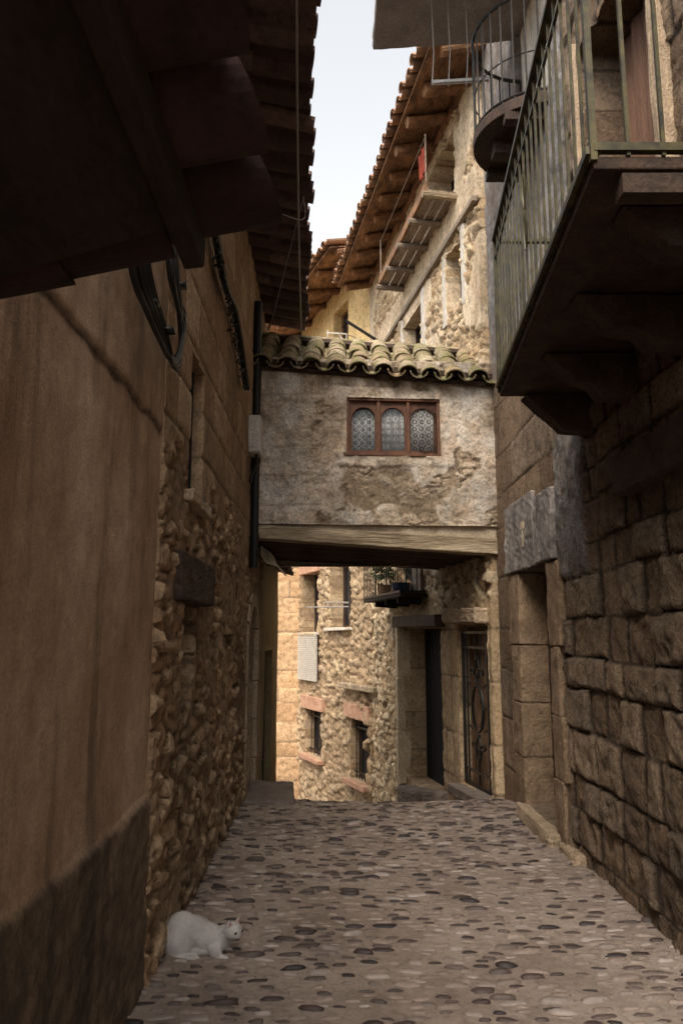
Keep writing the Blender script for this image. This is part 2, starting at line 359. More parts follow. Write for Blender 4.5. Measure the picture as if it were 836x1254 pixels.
M['earth'] = nmat('earth_ground', (.16, .13, .09), (.24, .20, .14), .5, .95, .3, .02)
# cat fur
m = NT('white_cat_fur'); n1 = m.noise(9, 4, .6); n2 = m.noise(160, 4, .7, (1, 1, 1)); c = m.ramp(n1, [(.3, (.42, .39, .375)), (.7, (.60, .57, .55))])
c = m.mix(1., c, m.ramp(n2, [(.3, .8), (.7, 1.08)]), 'MULTIPLY'); m.bump(n2, .8, .006); M['fur'] = m.col(c, .95)
M['catpink'] = NT('pink_skin').col((.42, .22, .20), .6); M['cateye'] = NT('cat_eye').col((.02, .018, .01), .15)
# ------------------------------------------------------------------ tiles and roofs
def tile(mb, c, ax, across, nrm, L, r0, r1, up=True, th=.013, n=6, arc=.95, lip=0):
    """barrel tile: c lower end centre, ax along length, radius r0 at low end r1 at upper end; up=convex up"""
    sg = 1 if up else -1; vs = []; fs = []
    rows = ((0, r0), (1, r1))
    for sh in (0, 1):
        for t, r in rows:
            rr = r-th*sh if up else r-th*sh
            for i in range(n+1):
                an = math.pi*(.5-arc/2)+math.pi*arc*i/n
                vs.append(c+ax*(L*t-(lip*math.sin(an) if t == 0 else 0))+across*math.cos(an)*rr+nrm*sg*(math.sin(an)*rr*.8))
    N = n+1
    for i in range(n):
        fs.append((i, i+1, N+i+1, N+i)); fs.append((2*N+i, 3*N+i, 3*N+i+1, 2*N+i+1))
        fs.append((i, 2*N+i, 2*N+i+1, i+1)); fs.append((N+i, N+i+1, 3*N+i+1, 3*N+i))
    fs.append((0, N, 3*N, 2*N)); fs.append((n, 2*N+n, 3*N+n, N+n))
    mb.add(vs, fs)
def tile_field(E, along, upv, nrm, length, rows, pitch=.24, TL=.42, step=.32, jit=.012, under=True, r=.088, n=7, lip=0, tilt=0):
    mb = MB(); nc = int(length/pitch)
    for k in range(nc+1):
        bx = k*pitch
        for q in range(rows):
            j = lambda: random.uniform(-jit, jit)
            base = E+along*(bx+j())+upv*(q*step+j()*2)+nrm*(.0)
            yaw = (upv+along*random.uniform(-.04, .04)+nrm*random.uniform(-.01, .012)).normalized()
            if under: tile(mb, base+nrm*(.075+.012), (yaw+nrm*tilt).normalized(), along, nrm, TL, r*.95, r*1.1, up=False, n=n, lip=lip)
            if k < nc: tile(mb, base+along*pitch/2+upv*j()+nrm*(.052+j()*.4), yaw, along, nrm, TL, r*1.08, r*.9, up=True, n=n)
    return mb
def roof(parent, p0, p1, zw, over, slope, side, tilem, rafts=.8, boardm=None, raftm=None, rows=3, pitch=.24, D=2.6, name='roof', raftr=.055, under=True, label=None):
    p0 = V((*p0, 0)); p1 = V((*p1, 0)); L = (p1-p0).length; d = (p1-p0)/L; n = V((-d.y, d.x, 0))*side
    cs = math.cos(math.atan(slope)); sn = math.sin(math.atan(slope)); up = -n*cs+V((0, 0, sn)); nr = n*sn+V((0, 0, cs))
    E = p0+n*over+V((0, 0, zw-over*slope))
    mb = tile_field(E+nr*.02-up*.08, d, up, nr, L, rows, pitch, under=under)
    o = mb.build(name, tilem, parent, label, smooth=False)
    # slab carrying the tiles, running up to the ridge and down behind
    mb = MB(); run = (over+D)/cs
    st = 0 if boardm else (over+.08)
    a = E+up*st; c = a+d*L/2+up*(run-st)/2-nr*.015
    if boardm:
        nb = 7; w = (over+.2)/nb
        for i in range(nb): mb.obox(E+d*L/2+up*(w*(i+.5))-nr*(.014+random.uniform(0, .004)), d*L/2, up*(w/2-.002), nr*.012)
        mb.build('soffit_board', boardm, o)
    mb = MB(); mb.obox(E+up*(over+.15+(run-over)/2)+d*L/2-nr*.05, d*L/2, up*(run-over)/2, nr*.03)
    rg = E+up*(run+.13)
    mb.obox(rg+d*L/2-n*D/2*cs-V((0, 0, D/2*sn+.04)), d*L/2, (-n*cs-V((0, 0, sn)))*D/2, (-n*sn+V((0, 0, cs)))*.03)
    mb.build('roof_slope', tilem, o)
    if rafts:
        k = int(L/rafts)
        for i in range(k+1):
            mb = MB(); s = .12+i*(L-.24)/k+random.uniform(-.05, .05)
            w = random.uniform(.85, 1.2)*raftr
            a = E+d*s+up*random.uniform(.04, .16)-nr*(.028+w*.72); b = E+d*(s+random.uniform(-.06, .06))+up*(over+.12)-nr*(.03+w*.8)
            mb.log(a, b, w, w*1.1, n=8, k=6, wob=.16, flat=.8); mb.build('rafter', raftm, o)
    return o
def body(parent, pts, z0, z1, mat, name='core'):
    mb = MB(); mb.poly([V((x, y, z0)) for x, y in pts], (0, 0, z1-z0)); return mb.build(name, mat, parent)
# ================================================================== SETTING
def gz(Y, X=0):
    Y = np.asarray(Y, float)
    return np.where(Y < 7.4, 0., -.11*np.maximum(0, Y-7.4)**1.0*ss(7.4, 9.6, Y)*2.0) 
def gz1(y):
    return float(gz(np.array([y]))[0]) if y < 19 else float(gz(np.array([19.]))[0])
ys = [-400, -60, -12, -6, 0, 2, 4, 6]+[7+.25*i for i in range(52)]+[30, 60, 150, 600]
xs_ = [-500, -60, -12, -4, -1.5, 0, 1.5, 4, 12, 60, 500]
mb = MB(); vs = [(x, y, gz1(y)-.03) for y in ys for x in xs_]; nx_ = len(xs_)
mb.add(vs, [(j*nx_+i, j*nx_+i+1, (j+1)*nx_+i+1, (j+1)*nx_+i) for j in range(len(ys)-1) for i in range(nx_-1)])
tag(mb.build('ground', M['earth']), kind='structure')
# street sheet with relief and set cobbles
X, Y = np.meshgrid(np.arange(-1.5, 2.3, .03), np.concatenate([np.arange(-6, 2.4, .15), np.arange(2.4, 11, .03), np.arange(11, 24, .12)]), indexing='ij')
def gh(X, Y):
    Yc = np.minimum(Y, 19.)
    z = gz(Yc)+(fbm(X*1.5, Y*1.5, 3)-.5)*.03+(fbm(X*11, Y*11, 8)-.5)*.012
    z = z+.05*ss(.55, 1.45, X)*0+.035*np.abs(X-.55)**1.5*.6
    return z
Z = gh(X, Y); nx, ny = X.shape; idx = np.arange(nx*ny).reshape(nx, ny)
mb = MB(); mb.add(np.stack([X, Y, Z], -1).reshape(-1, 3).tolist(), np.stack([idx[:-1, :-1], idx[1:, :-1], idx[1:, 1:], idx[:-1, 1:]], -1).reshape(-1, 4).tolist())
mb.m = 1; rr = random.Random(5)
yy = 2.5; row = 0; cob = []
while yy < 11:
    xx = -1.05+rr.random()*.1
    while xx < 1.85:
        w = rr.choice([.032, .042, .055, .04, .066, .036]); h = w*rr.uniform(.26, .46)
        if rr.random() < .1: w *= 1.25; h *= 1.3
        if rr.random() < .80: cob.append((xx+w, yy+rr.uniform(-.012, .012), w, min(h, .026), rr.uniform(-.2, .2)))
        xx += 2*w+rr.uniform(.008, .06)
    yy += rr.uniform(.046, .062); row += 1
cx = np.array([c[0] for c in cob]); cy = np.array([c[1] for c in cob]); cz = gh(cx, cy)
for (x, y, w, h, a), z in zip(cob, cz):
    n = 9; vs = []; hh = rr.uniform(.006, .018)*(.6 if w < .06 else 1); pr = [rr.uniform(.74, 1.18) for _ in range(n)]
    ca, sa = math.cos(a), math.sin(a); tx, ty = rr.uniform(-.08, .08), rr.uniform(-.1, .1)
    for (k, lz) in ((1.04, -.012), (.93, hh*.45), (.66, hh)):
        for i in range(n):
            t = i/n*2*math.pi; px = math.copysign(abs(math.cos(t))**.75, math.cos(t))*w*k*pr[i]; py = math.copysign(abs(math.sin(t))**.8, math.sin(t))*h*k*pr[i]
            X_, Y_ = x+px*ca-py*sa, y+px*sa+py*ca
            vs.append((X_, Y_, z+lz+px*tx+py*ty+(gz1(Y_)-gz1(y))))
    vs.append((x, y, z+hh*1.08)); fs = []
    for r_ in (0, 1):
        for i in range(n): fs.append((r_*n+i, r_*n+(i+1) % n, (r_+1)*n+(i+1) % n, (r_+1)*n+i))
    for i in range(n): fs.append((2*n+i, 2*n+(i+1) % n, 3*n))
    mb.add(vs, fs)
st = mb.build('street', [M['mortar'], M['cobble']], smooth=True); tag(st, kind='structure')

LW = lambda y: -.875-.013*y          # left street line
RW = 1.72                            # right street line
FR = lambda y: 3.1-.175*y            # far right house line
YW = lambda y: 6.034-.38*y           # yellow house line
# ================================================================== LEFT: plaster house
ph = empty('plaster_house', (LW(1)-1, 1, 0), 'ochre plastered house nearest the viewer on the left, with a dark tiled eave overhead', 'house')
def f_pl(s, z):
    dado = 1-ss(.845, .87, z+(fbm(s*6, z*6, 3)-.5)*.03); crack = np.exp(-((z-2.62-(fbm(s*7, z*3, 5)-.5)*.04)/(.013+.012*vn(s*9, z*0, 8)))**2)
    disp = (fbm(s*1.5, z*1.5, 1)-.5)*.03+(fbm(s*9, z*9, 2)-.5)*.006+dado*(.022+(fbm(s*22, z*22, 5)-.5)*.022)-crack*.02
    up = ss(2.6, 2.64, z)
    return disp+up*.012+crack*.012, crack*(.75+.25*vn(s*14, z*2, 3)), s*0+1, np.clip(dado+0*up, 0, 1)
panel('wall', ph, M['ochre'], (LW(-2.2), -2.2), (LW(3.8), 3.8), -.2, 5.6, .016, f_pl, side=-1, depth=.3, off=.015)  # height and unseen length behind the camera set to darken the foreground
body(ph, [(-1.26, -2.2), (-1.26, 3.75), (-5, 3.75), (-5, -2.2)], -.2, 5.6, M['plaster_buff'])
# near tiled eave
ea = MB(); Yf = 1.66
E = V((-.165, -1.12, 2.50)); up = (V((-.78, 0, 2.33))-V((-.19, 0, 2.50))); up.normalize(); nr = V((0, 1, 0)).cross(-up); nr = V((-up.z, 0, up.x)); nr = nr if nr.z > 0 else -nr
along = V((0, 1, 0))
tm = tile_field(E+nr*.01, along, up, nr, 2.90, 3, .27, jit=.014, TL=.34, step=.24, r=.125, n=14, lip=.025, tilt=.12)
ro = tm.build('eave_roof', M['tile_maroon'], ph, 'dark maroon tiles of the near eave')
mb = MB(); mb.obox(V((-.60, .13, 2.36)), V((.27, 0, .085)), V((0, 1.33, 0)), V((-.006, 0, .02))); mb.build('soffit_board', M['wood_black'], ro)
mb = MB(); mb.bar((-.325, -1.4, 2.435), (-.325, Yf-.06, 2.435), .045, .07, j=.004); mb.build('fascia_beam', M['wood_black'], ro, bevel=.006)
# ================================================================== LEFT: stone house
sh = empty('stone_house', (LW(6)-1, 6, 0), 'brown rubble house on the left with dark tiled eave and arched door', 'house')
Y0 = 3.8
hl = [(4.50-Y0, 4.95-Y0, 2.45, 3.32), (4.42-Y0, 4.80-Y0, 1.22, 1.80)]
def arch(s, z): 
    y = s+Y0; c = 8.38; r = .42
    return ((abs(y-c) < r) & (z < 1.5)) | (((y-c)**2+(z-1.5)**2) < r*r)
def f_sh(s, z):
    d1, r1, g1 = rubble(s, z, .15, .085, 11, .048); d2, r2, g2 = ashlar(s, z, .62, .36, 4, .012, .008)
    b = ss(2.35, 2.6, z+(fbm(s*2.5, z*2.5, 7)-.5)*.9-.0*s)
    q = ss(7.75, 7.85, s+Y0)*(1-ss(2.1, 2.2, z)); pb = q
    d = d1*(1-b)+(d2+.02)*b; r = np.where(b > .5, r2, r1); g = g1*(1-b)+g2*b
    mort = ss(.46, .62, fbm(s*3, z*3, 44))*(1-b)*.7
    d = d*(1-q)+.03*q; d = d*(1-mort)+.034*mort
    return d, r*.9, g, np.clip(pb+mort*.8+b*.35, 0, 1)
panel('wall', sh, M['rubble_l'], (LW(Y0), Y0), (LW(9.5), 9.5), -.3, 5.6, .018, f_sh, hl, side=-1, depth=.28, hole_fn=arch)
body(sh, [(-1.34, 3.86), (-1.44, 9.5), (-5, 9.5), (-5, 3.86)], -.6, 5.5, M['black'])
w = MB(); x0 = LW(4.7)-.13
w.box((x0-.03, 4.50, 2.45), (x0+.01, 4.56, 3.32)); w.box((x0-.03, 4.89, 2.45), (x0+.01, 4.95, 3.32)); w.box((x0-.03, 4.56, 2.45), (x0+.01, 4.89, 2.51)); w.box((x0-.03, 4.56, 3.26), (x0+.01, 4.89, 3.32)); w.box((x0-.028, 4.71, 2.51), (x0+.008, 4.74, 3.26))
wo = w.build('window', M['wood_dark'], sh, bevel=.003)
w = MB(); w.box((x0-.02, 4.56, 2.51), (x0-.012, 4.89, 3.26)); w.build('pane', M['pane'], wo)
w = MB()
for i in range(5): w.tube([(x0+.09, 4.56+i*.085, 2.45), (x0+.09, 4.56+i*.085, 3.32)], .008)
w.build('window_bars', M['iron'], wo)
w = MB(); w.box((LW(4.7)-.12, 4.40, 2.37), (LW(4.7)+.085, 5.06, 2.445), .008); w.build('window_sill', M['stone_trim'], sh, bevel=.012)
w = MB(); w.box((LW(4.7)-.16, 4.16, 1.80), (LW(4.7)+.085, 5.22, 2.06), .012); w.build('lintel', M['wood_dark'], sh, 'old dark timber lintel over the small slit window', bevel=.012)
w = MB(); w.box((x0-.04, 4.42, 1.22), (x0, 4.80, 1.80)); w.build('shutter', M['wood_dark'], sh, bevel=.003)
w = MB(); w.box((LW(8.4)-.24, 7.96, -.3), (LW(8.4)-.2, 8.80, 2.0)); w.build('door', M['door_brown'], sh)
w = MB()                                   # arch surround voussoirs
for i in range(13):
    if i < 4 or i > 8:
        k = i if i < 4 else i-9; yc = 7.90 if i < 4 else 8.86
        w.box((LW(8.4)+.0, yc-.07, -.1+k*.41), (LW(8.4)+.058, yc+.07, -.1+k*.41+.40), .006)
for i in range(7):
    a0 = math.pi*i/7+.02; a1 = math.pi*(i+1)/7-.02
    pts = [V((LW(8.4), 8.38+math.cos(a)*r, 1.5+math.sin(a)*r)) for a, r in ((a0, .425), (a1, .425), (a1, .57), (a0, .57))]
    w.poly(pts, (.06, 0, 0))
w.build('door_surround', M['stone_trim'], sh, bevel=.008)
rf = roof(sh, (-.60-.053*3.7, 3.7), (-.60-.053*9.55, 9.55), 5.52, .57, .2, -1, M['tile_dark'], rafts=0, rows=4, pitch=.28)
# ================================================================== LEFT: low annex beyond the passage
an = empty('low_house', (LW(11)-1, 11, gz1(11)), 'low olive plastered house with tiled eave and black door beyond the passage, left side', 'house')
def f_flat(s, z): return (fbm(s*2, z*2, 2)-.5)*.03, s*0+.5, s*0+1, s*0+1
panel('wall', an, M['plaster_olive'], (LW(9.5)+.03, 9.52), (LW(12.5)+.03, 12.5), -1.4, 2.7, .06, f_flat, [(.45, 1.75, -1.4, 1.42)], side=-1, depth=.22)
body(an, [(-1.3, 9.52), (-1.36, 12.46), (-5, 12.46), (-5, 9.52)], -1.5, 2.65, M['plaster_olive'])
w = MB(); w.box((LW(10.6)-.12, 9.97, -.9), (LW(10.6)-.07, 11.27, 1.42)); w.build('door', M['wood_black'], an, bevel=.004)
roof(an, (LW(9.5)+.02, 10.35), (LW(12.6)+.02, 12.6), 2.60, .13, .3, -1, M['tile_dark'], rafts=0, rows=3, pitch=.24, D=2.6)
# ================================================================== covered passage
br = empty('covered_passage', (.35, 9.1, 2.5), 'covered passage bridging the alley, peeling plaster face, mossy tiled roof and triple arched window', 'bridge')
yl, yr = 8.12, 8.32; xl, xr = -1.0, 1.70
fy = lambda x: yl+(yr-yl)*(x-xl)/(xr-xl)
WIN = at(424, 488, Y=8.2), at(539, 560, Y=8.25)
wx0, wx1 = WIN[0].x, WIN[1].x; wz1, wz0 = WIN[0].z, WIN[1].z
Lb = math.hypot(xr-xl, yr-yl); kx = Lb/(xr-xl)
def f_br(s, z):
    x = xl+s/kx
    d1, r1, g1 = rubble(s, z, .13, .055, 31, .028)
    fill = ss(.42, .56, fbm(s*5, z*5, 66, 5)); d1 = d1*(1-fill)+(.018+(fbm(s*16, z*16, 67, 5)-.5)*.03)*fill; g1 = g1*(1-.8*fill)
    n = fbm(s*2.6, z*2.6, 21, 6)+(fbm(s*9, z*9, 26, 4)-.5)*.12
    board = ss(.0, .05, (wx0-.35)-x+(fbm(s*3, z*3, 2)-.5)*.25)      # left board-marked mortar region
    pl = np.clip(ss(.46, .49, n+.16*board+.03), 0, 1)
    near = np.maximum(np.abs(x-(wx0+wx1)/2)/((wx1-wx0)/2+.13), np.abs(z-(wz0+wz1)/2)/((wz1-wz0)/2+.10))
    sur = 1-ss(1.0, 1.06, near+(fbm(s*6, z*6, 12)-.5)*.25)
    pl = np.maximum(pl, sur)
    low = (1-ss(2.75, 2.95, z+(fbm(s*5, z*5, 23)-.5)*.3))*ss(.4, 1.0, x); pl = pl*(1-low*.4)
    lines = sum(np.exp(-((z-h-(vn(s*3, z*0, 9)-.5)*.03)/.008)**2) for h in (2.98, 3.3, 3.62, 3.94, 4.2))*ss(.1, .0, x-(wx0-.25))
    flow = (fbm(s*10, z*2.5, 61, 5)-.5)*.035*(1-board)+.012*ss(.5, .52, fbm(s*3.4, z*4.5, 88, 6))+.010*ss(.56, .575, fbm(s*5, z*5, 98, 6))
    disp = d1*(1-pl)+pl*(.032+(fbm(s*8, z*8, 33)-.5)*.014)+sur*.012-lines*.012+flow
    return disp, r1, g1, np.clip(pl*(1-.0*lines)-.6*lines, 0, 1)*(.45+.55*ss(.38, .56, fbm(s*4.5, z*3.0, 77, 6)))
hb = [((wx0-xl)*kx, (wx1-xl)*kx, wz0, wz1)]
panel('wall', br, M['bridge'], (xl, yl), (xr, yr), 2.78, 4.62, .014, f_br, hb, side=-1, depth=.22)
panel('wall', br, M['plaster_buff'], (xl, 10.08), (1.45, 10.08), 2.5, 4.62, .08, f_flat, side=1, depth=.1, label='rear wall of the passage')
w = MB()                                   # front plaster-faced beam band
zA, zB = 2.635, 2.475
w.m = 0; w.add([(xl-.1, yl-.03, zA+.005), (xr+.05, yr-.03, zB-.005), (xr+.05, yr-.03, zB+.17), (xl-.1, yl-.03, zA+.15), (xl-.1, yl+.2, zA+.005), (xr+.05, yr+.2, zB-.005), (xr+.05, yr+.2, zB+.17), (xl-.1, yl+.2, zA+.15)],
  [(0, 1, 2, 3), (4, 7, 6, 5), (0, 4, 5, 1), (3, 2, 6, 7), (0, 3, 7, 4), (1, 5, 6, 2)])
w.build('front_beam', M['wood_beam'], br, bevel=.012)
w = MB(); w.add([(xl, yl+.02, zA+.14), (xr, yr+.02, zB+.16), (xr, yr+.02, 2.80), (xl, yl+.02, 2.80), (xl, yl+.2, zA+.14), (xr, yr+.2, zB+.16), (xr, yr+.2, 2.8), (xl, yl+.2, 2.8)],
  [(0, 1, 2, 3), (4, 7, 6, 5), (0, 4, 5, 1), (3, 2, 6, 7), (0, 3, 7, 4), (1, 5, 6, 2)]); w.build('mortar_strip', M['plaster_buff'], br)
for i in range(6):
    y = yl+.36+i*.315; w = MB(); w.log((xl-.1, y, zA+.045-.004*i), (1.75, y+.15, zB+.045-.004*i), .085+.01*(i % 2), .09, n=8, k=14, wob=.08, flat=.7); w.build('floor_beam', M['wood_dark'], br)
w = MB(); w.add([(xl-.1, yl+.2, 2.74), (xr+.2, yr+.2, 2.60), (xr+.2, 10.1, 2.60), (xl-.1, 10.1, 2.74), (xl-.1, yl+.2, 2.80), (xr+.2, yr+.2, 2.68), (xr+.2, 10.1, 2.68), (xl-.1, 10.1, 2.80)],
  [(0, 1, 2, 3), (4, 7, 6, 5), (0, 4, 5, 1), (3, 2, 6, 7), (0, 3, 7, 4), (1, 5, 6, 2)]); w.build('floor_boards', M['wood_dark'], br)
# window: frame with three arched lights
yw = fy(.3)+.03
def f0(s, z): return s*0, s*0, s*0+1, s*0
Wd = wx1-wx0; Hh = wz1-wz0
lights = [(Wd*.05, Wd*.32), (Wd*.365, Wd*.635), (Wd*.68, Wd*.95)]
def hw(s, z):
    m = np.zeros(s.shape, bool)
    for a, b in lights:
        c = (a+b)/2; r = (b-a)/2-.012; zz = z-wz0; top = Hh*.86-r
        m |= (abs(s-c) < r) & (zz > Hh*.11) & (zz < top); m |= ((s-c)**2+(zz-top)**2 < r*r)
    return m
wf = panel('window', br, M['wood_win'], (wx0, fy(wx0)+.01), (wx1, fy(wx1)+.01), wz0, wz1, .0055, f0, side=-1, depth=.05, hole_fn=hw, smooth=False)
w = MB()
for a in (wx0, wx0+Wd*.327, wx0+Wd*.645, wx1-Wd*.03): w.box((a, fy(a)-.022, wz0+.03), (a+Wd*.032, fy(a)+.012, wz1-.03))
w.bar((wx0-.03, fy(wx0)-.01, wz1-.012), (wx1+.03, fy(wx1)-.01, wz1-.012), .05, .032); w.bar((wx0-.035, fy(wx0)-.02, wz0+.015), (wx1+.035, fy(wx1)-.02, wz0+.015), .075, .032)
w.build('frame', M['wood_win'], wf, bevel=.004)
w = MB(); w.box((wx0+.02, yw+.02, wz0+.03), (wx1-.02, yw+.023, wz1-.03)); w.build('pane', M['glass'], wf)
for (a, b) in lights:
    n = 60; vs = []; fs = []
    for i in range(n+1):
        x = wx0+a+(b-a)*i/n
        for z in (wz0+.03, wz1-.04): vs.append((x, yw+.05+.006*math.sin(i*.9)+.004*math.sin(i*2.1), z))
    fs = [(2*i, 2*i+2, 2*i+3, 2*i+1) for i in range(n)]; w = MB(); w.add(vs, fs); c_ = w.build('lace_curtain', M['lace'], wf, smooth=True)
    so = c_.modifiers.new('s', 'SOLIDIFY'); so.thickness = .002
w = MB(); w.box((xl, yl+.5, 2.8), (xr-.1, yl+.55, 4.5)); w.build('inner_wall', M['black'], br)
# passage roof
rl = V((xl-.02, yl, 0)); along = V((xr-.06-xl, yr-yl-.02, -.14)); Lr = along.length; along.normalize()
upv = V((0, math.cos(math.radians(32)), math.sin(math.radians(32)))); nrm = along.cross(upv); nrm.normalize(); nrm = nrm if nrm.z > 0 else -nrm
E = V((xl+.02, yl-.17, 4.46))
tf = tile_field(E, along, upv, nrm, Lr, 4, .262, jit=.016, TL=.42, step=.33, r=.105)
rf = tf.build('roof', M['tile_moss'], br, smooth=False)
w = MB(); w.obox(E+along*Lr/2+upv*.72-nrm*.03, along*Lr/2, upv*.62, nrm*.025); w.obox(E+along*Lr/2+V((0, 1.75, .4)), along*Lr/2, V((0, .72, -.36)), V((0, .02, .03))); w.build('roof_deck', M['wood_dark'], rf)
w = MB(); w.bar(V((xl, yl-.02, 4.565)), V((xr-.02, yr-.02, 4.44)), .12, .08, j=.006); w.build('eave_mortar', M['wood_dark'], rf, bevel=.01)
w = MB()
for i in range(7): 
    c = E+upv*1.42+along*(i*.39)+nrm*.04; tile(w, c, along, upv, nrm, .44, .10, .085, True)
w.build('ridge_tile', M['tile_moss'], rf)
# ================================================================== RIGHT: near block house
nh = empty('block_house', (RW+1.5, 5, 0), 'tall house of rough dark stone blocks on the right with iron balconies', 'house')
Yn = 3.0
dr = (6.28-Yn, 7.28-Yn, .13, 2.2); bd = (3.75-Yn, 4.95-Yn, 3.36, 5.7); rd = (5.55-Yn, 6.75-Yn, 6.02, 8.2)
def f_nh(s, z):
    y = s+Yn
    d1, r1, g1 = ashlar(s, z, .37, .27, 14, .024, .032, .013, .55, .035)
    d2, r2, g2 = ashlar(s, z, .75, .42, 24, .010, .010, .010)
    # dressed stone around doorway and towards the passage
    dm = ss(5.98, 6.02, y+(fbm(s*2, z*2, 6)-.5)*.12-.0)*1.0
    d = d1*(1-dm)+(d2+.035)*dm; r = r1*(1-dm)+r2*dm; g = g1*(1-dm)+g2*dm
    pt = ss(.0, .05, (.36-np.abs(y-5.66))+(fbm(s*4, z*4, 9)-.5)*.22)*ss(1.95, 2.15, z+(fbm(s*5, z*5, 3)-.5)*.4)
    pt2 = ss(4.3, 4.7, z+(fbm(s*3, z*3, 9)-.5)*.5)*ss(5.2, 5.5, y)
    p = np.maximum(pt, pt2)
    d = d*(1-p)+(.05+(fbm(s*12, z*12, 4)-.5)*.03)*p
    return d, .15+.85*r, g, np.clip(p, 0, 1)*(.6+.4*ss(.4, .6, fbm(s*5, z*5, 91)))+dm*(1-p)*.0
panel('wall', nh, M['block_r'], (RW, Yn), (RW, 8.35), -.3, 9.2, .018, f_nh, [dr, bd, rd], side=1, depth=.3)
panel('wall', nh, M['block_r'], (RW+.02, -2.2), (RW+.02, 2.99), -.3, 9.2, .06, lambda s, z: ashlar(s, z, .37, .27, 15, .024, .032, .013, .55, .035)+(s*0,), side=1, depth=.3, label='near stretch of dark block wall beside the viewer')  # unseen stretch, carried back past the camera to cut light on the foreground
body(nh, [(RW+.32, -2.2), (RW+.32, 8.33), (RW+5, 8.33), (RW+5, -2.2)], -.3, 9.2, M['black'])
body(nh, [(RW+.05, 8.30), (RW+.05, 8.345), (RW+5, 8.345), (RW+5, 8.30)], 3, 9.2, M['plaster_grey'], 'gable_wall')
# dressed doorway surround
w = MB()
for k, (a, b) in enumerate(((0.0, .52), (.53, 1.0), (1.01, 1.52), (1.53, 2.19))):
    w.box((RW-.075, 7.27, a), (RW+.27, 7.62+.05*(k % 2), b), .004)
w.build('door_surround', M['stone_brown'], nh, bevel=.012); w = MB()
for k, (a, b) in enumerate(((0.0, .52), (.53, 1.0), (1.01, 1.52), (1.53, 2.19))): w.box((RW-.068, 6.03-.06*(k % 2), a), (RW+.2, 6.285, b), .006)
w.build('door_surround', M['stone_brown'], nh, bevel=.012)
w = MB(); w.box((RW-.085, 6.62, 2.205), (RW+.26, 7.75, 2.86), .01); w.build('lintel', M['stone_grey'], nh, 'grey cracked stone lintel slab with pale mark', bevel=.014)
w = MB(); w.box((RW-.088, 6.02, 2.205), (RW+.26, 6.60, 2.78), .012); w.build('lintel', M['stone_grey'], nh, bevel=.014)
w = MB(); w.box((RW-.094, 6.93, 2.40), (RW-.084, 6.97, 2.62), .004); w.box((RW-.094, 6.90, 2.56), (RW-.084, 7.0, 2.63), .006); w.build('lintel_mark', M['plaster_buff'], nh)
w = MB(); w.box((RW+.2, 6.25, .13), (RW+.25, 7.3, 2.2)); 
do = w.build('door', M['wood_dark'], nh)
w = MB(); w.tube([V((RW+.175, 6.42+.045*math.cos(t), 1.15+.045*math.sin(t))) for t in [k*math.pi/8 for k in range(16)]], .007, 6, True); w.build('handle', M['iron'], do)
w = MB()
for i in range(6): w.box((RW+.185, 6.30+i*.165, .2), (RW+.198, 6.30+i*.165+.157, 2.15))
w.build('door_plank', M['wood_dark'], do, bevel=.004)
w = MB(); w.box((RW-.16, 6.18, -.05), (RW+.25, 7.32, .125), .012); w.box((RW-.10, 5.72, -.05), (RW+.05, 6.16, .09), .012); w.build('doorstep', M['stone_trim'], nh, bevel=.02)
w = MB(); w.box((RW-.12, 3.2, 2.42), (RW+.1, 4.52, 2.66), .01); w.build('lintel', M['wood_dark'], nh, 'reddish brown timber lintel at the right edge', bevel=.012)
# big balcony
A = V((.90, 2.54, 3.25)); B = V((1.10, 5.2, 3.25)); bo = MB()
bo.poly([A, B, V((RW+.05, 5.2, 3.25)), V((RW+.05, 2.54, 3.25))], (0, 0, .05)); 
bal = bo.build('balcony', M['wood_dark'], nh, 'long iron railed balcony with dark timber underside', bevel=.006)
w = MB()
for i in range(4):
    y = 2.75+i*.78; xo = A.x+(B.x-A.x)*(y-2.54)/2.66
    w = MB(); pts = [V((xo+.16, y, 3.235)), V((RW, y, 3.235)), V((RW, y, 2.97)), V((RW-.22, y, 2.99)), V((RW-.28, y, 3.06)), V((xo+.34, y, 3.07)), V((xo+.24, y, 3.15))]
    w.poly(pts, (0, .16, 0)); w.build('bracket', M['wood_dark'], bal, bevel=.008)
w = MB(); w.box((A.x+.1, 2.54, 3.16), (RW, 2.62, 3.235)); w.build('edge_beam', M['wood_dark'], bal)
w = MB()
bw = .022
w.bar(A+V((0, 0, .075)), B+V((0, 0, .075)), .05, .03); w.bar(A+V((0, 0, 1.17)), B+V((0, 0, 1.17)), .045, .025); w.bar(A+V((0, 0, 1.03)), B+V((0, 0, 1.03)), .014)
C = V((RW, 2.54, 3.25)); D_ = V((RW, 5.2, 3.25))
for P_, Q_ in ((A, C), (B, D_)):
    w.bar(P_+V((0, 0, .08)), Q_+V((0, 0, .08)), .03); w.bar(P_+V((0, 0, 1.16)), Q_+V((0, 0, 1.16)), .04, .022)
n = 21
for i in range(n+1):
    p = A.lerp(B, i/n); w.bar(p+V((0, 0, .03)), p+V((0, 0, 1.16)), .011 if i % 21 else .024)
for i in range(1, 7):
    for P_, Q_ in ((A, C), (B, D_)): p = P_.lerp(Q_, i/6.5); w.bar(p+V((0, 0, .05)), p+V((0, 0, 1.16)), .014)
for yk in (.35,):                           # small scroll ornament on the railing
    c = A.lerp(B, .5)+V((-.015, 0, .62))
    for s_ in (-1, 1):
        for q in (-1, 1):
            pts = [c+V((0, s_*.035*math.sin(t*2.6)*(1-t*.3), q*t*.22)) for t in [k/12 for k in range(13)]]; w.tube(pts, .006, 5)
w.build('railing', M['iron_g'], bal)
w = MB(); cy_ = [3.78+i*1.14/30 for i in range(31)]
vs = []
